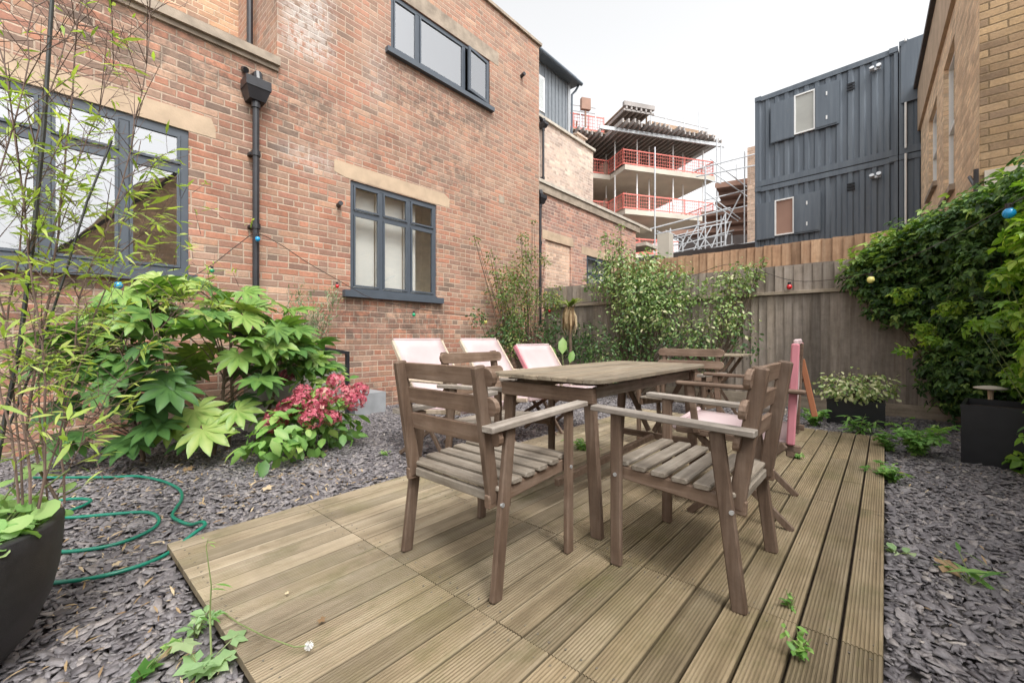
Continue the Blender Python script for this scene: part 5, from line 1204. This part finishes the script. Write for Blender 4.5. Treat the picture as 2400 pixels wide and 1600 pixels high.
weed('tiny weed on the deck behind the upright pink chair', PZ(1868,1072,0), .04,.07,26,'tri',.03,'weed')
weed('tiny yellow weed on the slate left of the front armchair', PZ(905,1068,-.05), .05,.05,16,'tri',.03,'weed')
weed('bushy weed below the slate right of the hydrangea', PZ(800,1035,-.05), .08,.16,60,'oval',.05,'hyd')
weed('weeds under the table near the far deck edge', PZ(1385,1062,-.03), .10,.25,80,'tri',.05,'weed', stems=10)
weed('broad pale mallow weed at the bottom left beside the deck corner', PZ(475,1585,-.05), .11,.10,12,'lobed',.052,'mint')
weed('small lobed weed at the bottom left on the slate', PZ(330,1600,-.05), .08,.09,9,'lobed',.045,'weed')
weed('small mint green weed at the foot of the front deck edge', PZ(460,1500,-.05), .10,.07,14,'tri',.045,'mint')
tw_ = thing('tall_weed', 'single thin stalk weed standing at the left edge of the deck', 'weed', PZ(497,1590,-.05)); b0 = Vector(tw_.location)
pts = [Vector((0,0,0))]+[PD(x,y,d)-b0 for x,y,d in ((492,1440,1.32),(495,1370,1.32),(483,1280,1.33),(488,1262,1.33))]
b = MB(); b.tube(pts, [.003,.0025,.002,.0014,.001], 5); b.build('stem', M['stem'], tw_)
q = [PD(x,y,d)-b0 for x,y,d in ((495,1445,1.32),(488,1455,1.32),(500,1438,1.32),(492,1380,1.32),(505,1368,1.32),(484,1270,1.33),(492,1275,1.33),(478,1262,1.33))]
leaves('foliage', 'lance', [tuple(v) for v in q], [(0,0,1)]*8, [(1,.3,.1),(-1,-.2,.1),(.6,.8,.3),(1,1,.3),(1,.7,-.3),(.3,.3,.8),(.8,.2,-.1),(-.7,0,.5)], [.05,.06,.045,.05,.06,.03,.03,.03], np.array([.3,.2,.4,.5,.5,.8,.7,.8]), M['weed'], tw_)
dn = thing('dandelion', 'fluffy white dandelion clock on a long pale stalk lying over the deck', 'weed', PZ(520,1432,0.002)); b0 = Vector(dn.location)
pts = [PZ(x,y,z)-b0 for x,y,z in ((520,1432,.004),(560,1460,.02),(620,1490,.03),(690,1515,.03),(724,1512,.03))]
b = MB(); b.tube(pts, .0022, 5, .9); b.build('stalk', M['stem'], dn)
n = 150; u = norm(RNG.normal(size=(n,3))); c = np.array(pts[-1]); b = MB()
for v in u: b.tube([tuple(c), tuple(c+v*.013)], .0004, 3)
b.build('clock', M['white'], dn)

# dead leaves and straw lying on the slate
def litter():
    n = 900; x = np.concatenate([RNG.uniform(-4.4,-2.5,n), RNG.uniform(-2.6,-1.4,160), RNG.uniform(.05,1.1,130)]); y = np.concatenate([RNG.uniform(-.4,1.6,n), RNG.uniform(-.2,.36,160), RNG.uniform(1.9,6.,130)])
    n = len(x); P = np.stack([x,y,-.036+RNG.uniform(0,.008,n)], -1)
    leaves_ = leaves('leaf_litter', 'lance', P, RNG.normal(0,.3,(n,3))+np.array([0,0,1]), RNG.normal(size=(n,3))*np.array([1,1,.1]), RNG.uniform(.015,.065,n), RNG.normal(.6,.25,n), M['dead'])
    tag(leaves_, 'scattered straw coloured dead leaves and chips on the slate', 'leaf litter', kind='stuff')
litter()
def dead_leaf(label, x, y, s, tt, z=-.03):
    p = PZ(x,y,z); o = leaves('dead_leaf', 'lobed', [(0,0,.012)], [(.1,-.2,1)], [(1,.2,.15)], [s], np.array([tt]), M['dead']); o.location = p; tag(o, label, 'leaf', 'single fallen leaves')
dead_leaf('orange tan fallen leaf on the slate left of the deck', 625,1145,.045,.85)
dead_leaf('curled brown fallen leaf beside the ragged weed on the lower right slate', 2215,1330,.07,.35)
dead_leaf('brown leaf lying on the slate under the fatsia edge', 440,1100,.05,.3)
dead_leaf('tan leaf inside the loop of the green hose', 272,1325,.022,.9)
dead_leaf('tiny pale leaf on the deck boards left of the front chair', 672,1395,.010,1., .004)
dead_leaf('small green brown leaf on the deck near the dandelion clock', 752,1458,.018,.15, .004)

# ---------------------------------------------------------------- hose, crate
def smooth(pts, k=6):
    pts = [Vector(p) for p in pts]; out = []
    for i in range(len(pts)-1):
        p0, p1, p2, p3 = pts[max(i-1,0)], pts[i], pts[i+1], pts[min(i+2,len(pts)-1)]
        for j in range(k):
            t = j/k; out.append(.5*((2*p1)+(p2-p0)*t+(2*p0-5*p1+4*p2-p3)*t*t+(3*p1-p0-3*p2+p3)*t**3))
    return out+[pts[-1]]
hp = [(-4.35,.0),(-3.99,.33),(-3.86,.47),(-3.62,.56),(-3.40,.60),(-3.24,.60),(-3.09,.57),(-2.96,.52),(-2.86,.49),(-2.76,.50),(-2.66,.53),(-2.56,.555),(-2.50,.555),(-2.44,.50),(-2.38,.39),(-2.34,.28),(-2.36,.16),(-2.43,.05),(-2.55,-.08),(-2.80,-.14),(-2.88,-.02),(-2.80,.04),(-2.72,.12),(-2.67,.22),(-2.68,.31),(-2.74,.39),(-2.83,.43),(-2.96,.43),(-3.06,.38),(-3.17,.23),(-3.24,.13),(-3.30,.10),(-3.36,.12),(-3.42,.19),(-3.50,.22),(-3.60,.16),(-3.65,.05),(-3.7,-.1)]
b = MB(); b.tube(smooth([(x,y,-.026+(.034 if abs(x+2.47) < .10 and y > .4 else 0)) for x,y in hp]), .0085, 8); tag(b.build('garden_hose', M['hose'], smooth=True), 'green garden hose looping over the slate onto the deck corner', 'hose')
cr = thing('hose_reel', 'flat green and black hose reel half hidden under the fatsia', 'hose reel', PZ(190,1040,-.05)); b = MB()
for r, z in ((.20,.03),(.21,.075),(.19,.12),(.2,.16)): b.tube([(r*math.cos(a),r*math.sin(a)*1.5,z) for a in np.linspace(0,6.28,26)], .010, 6)
b.build('coil', M['hose'], cr); b = MB(); b.lathe([(.001,0),(.25,0),(.26,.015),(.09,.02),(.08,.17),(.24,.18),(.24,.19),(.001,.19)], n=24); b.build('drum', M['blk_plastic'], cr)

# ---------------------------------------------------------------- string of coloured lights
sl = thing('string_lights', 'string of coloured garden bulbs looped along the wall, fence and creeper', 'string lights', (0,0,0))
W1 = [PX(110,640,-4.6),PX(215,640,-4.9),PX(278,652,-5.1),PX(400,662,-5.15),PX(445,650,-5.15),PX(495,622,-5.15),PX(560,572,-5.15),PX(602,548,-5.14),PX(660,575,-5.15),PX(720,615,-5.15),PX(790,655,-5.15),PX(830,678,-5.14),PX(880,702,-5.15),PX(970,722,-5.15),PX(1060,735,-5.15),PX(1138,742,-5.15),PY(1200,738,6.4),PY(1290,718,6.6),PY(1400,705,6.45),PY(1560,670,6.4),PY(1700,620,6.7),PY(1780,635,6.9),PY(1850,656,6.92),PY(1920,658,6.9),PY(2041,640,6.2),PY(2160,590,5.7),PD(2250,545,3.9),PD(2365,482,2.9),PD(2440,440,2.6)]
b = MB(); b.tube(smooth(W1,4), .0045, 5); b.build('cable', M['cable'], sl)
def bulb_at(p, mat, r=.030, tilt=(0,0)):
    p = Vector(p); o = MB(); o.lathe([(.001,-r*1.15),(r*.6,-r*.98),(r*.95,-r*.45),(r,0),(r*.85,r*.5),(r*.5,r*.9)], tuple(p), 16)
    q = o.build('bulb', M[mat], sl, smooth=True); c = MB(); c.lathe([(r*.55,r*.8),(r*.6,r*1.9),(.001,r*1.95)], tuple(p), 12); c.build('socket', M['iron'], q)
bulb_at(PX(278,668,-5.08), 'b_blue', .032); bulb_at(PX(497,634,-5.12), 'b_green', .022); bulb_at(PX(604,560,-5.12), 'b_blue', .026)
bulb_at(PX(790,670,-5.13), 'b_red', .024); bulb_at(PX(970,737,-5.13), 'b_green', .026); bulb_at(PX(1138,754,-5.1), 'b_yellow', .03)
bulb_at(PY(1288,728,6.6), 'b_red', .03); bulb_at(PY(1850,672,6.92), 'b_red', .034); bulb_at(PY(2041,655,6.18), 'b_yellow', .036); bulb_at(PD(2365,499,2.9), 'b_blue', .034)

# ---------------------------------------------------------------- light, sky, camera
SUN_EL, SUN_AZ = R(56), R(112)     # azimuth clockwise from +Y
w = bpy.data.worlds.new('World'); scene.world = w; w.use_nodes = True; nt = w.node_tree; nt.nodes.clear()
sky = nt.nodes.new('ShaderNodeTexSky'); sky.sky_type = 'NISHITA'; sky.sun_disc = False; sky.sun_elevation = SUN_EL; sky.sun_rotation = SUN_AZ
sky.dust_density = 4.; sky.air_density = 1.2; sky.ozone_density = .6
hs = nt.nodes.new('ShaderNodeHueSaturation'); hs.inputs['Saturation'].default_value = .05
bg = nt.nodes.new('ShaderNodeBackground'); bg.inputs[1].default_value = .15; wo = nt.nodes.new('ShaderNodeOutputWorld')
nt.links.new(sky.outputs[0], hs.inputs['Color']); nt.links.new(hs.outputs[0], bg.inputs[0]); nt.links.new(bg.outputs[0], wo.inputs[0])
sd = bpy.data.lights.new('sun', 'SUN'); sd.energy = .75; sd.angle = R(14); sd.color = (1.,.97,.93); so = bpy.data.objects.new('sun', sd); COL.objects.link(so)
dirv = Vector((math.sin(SUN_AZ)*math.cos(SUN_EL), math.cos(SUN_AZ)*math.cos(SUN_EL), math.sin(SUN_EL)))
so.rotation_euler = dirv.to_track_quat('Z','Y').to_euler()
cd = bpy.data.cameras.new('camera'); cam = bpy.data.objects.new('camera', cd); COL.objects.link(cam); scene.camera = cam
cd.sensor_width = 36; cd.lens = F_/2400*36; cd.shift_y = -10/2400; cd.clip_end = 2000; cd.clip_start = .05
cam.location = (0,0,H_); cam.rotation_euler = (R(90),0,A_)
scene.view_settings.view_transform = 'Standard'; scene.view_settings.look = 'None'; scene.view_settings.exposure = 1.2; scene.view_settings.gamma = 1
scene.cycles.max_bounces = 8; scene.cycles.transparent_max_bounces = 12; scene.cycles.transmission_bounces = 6
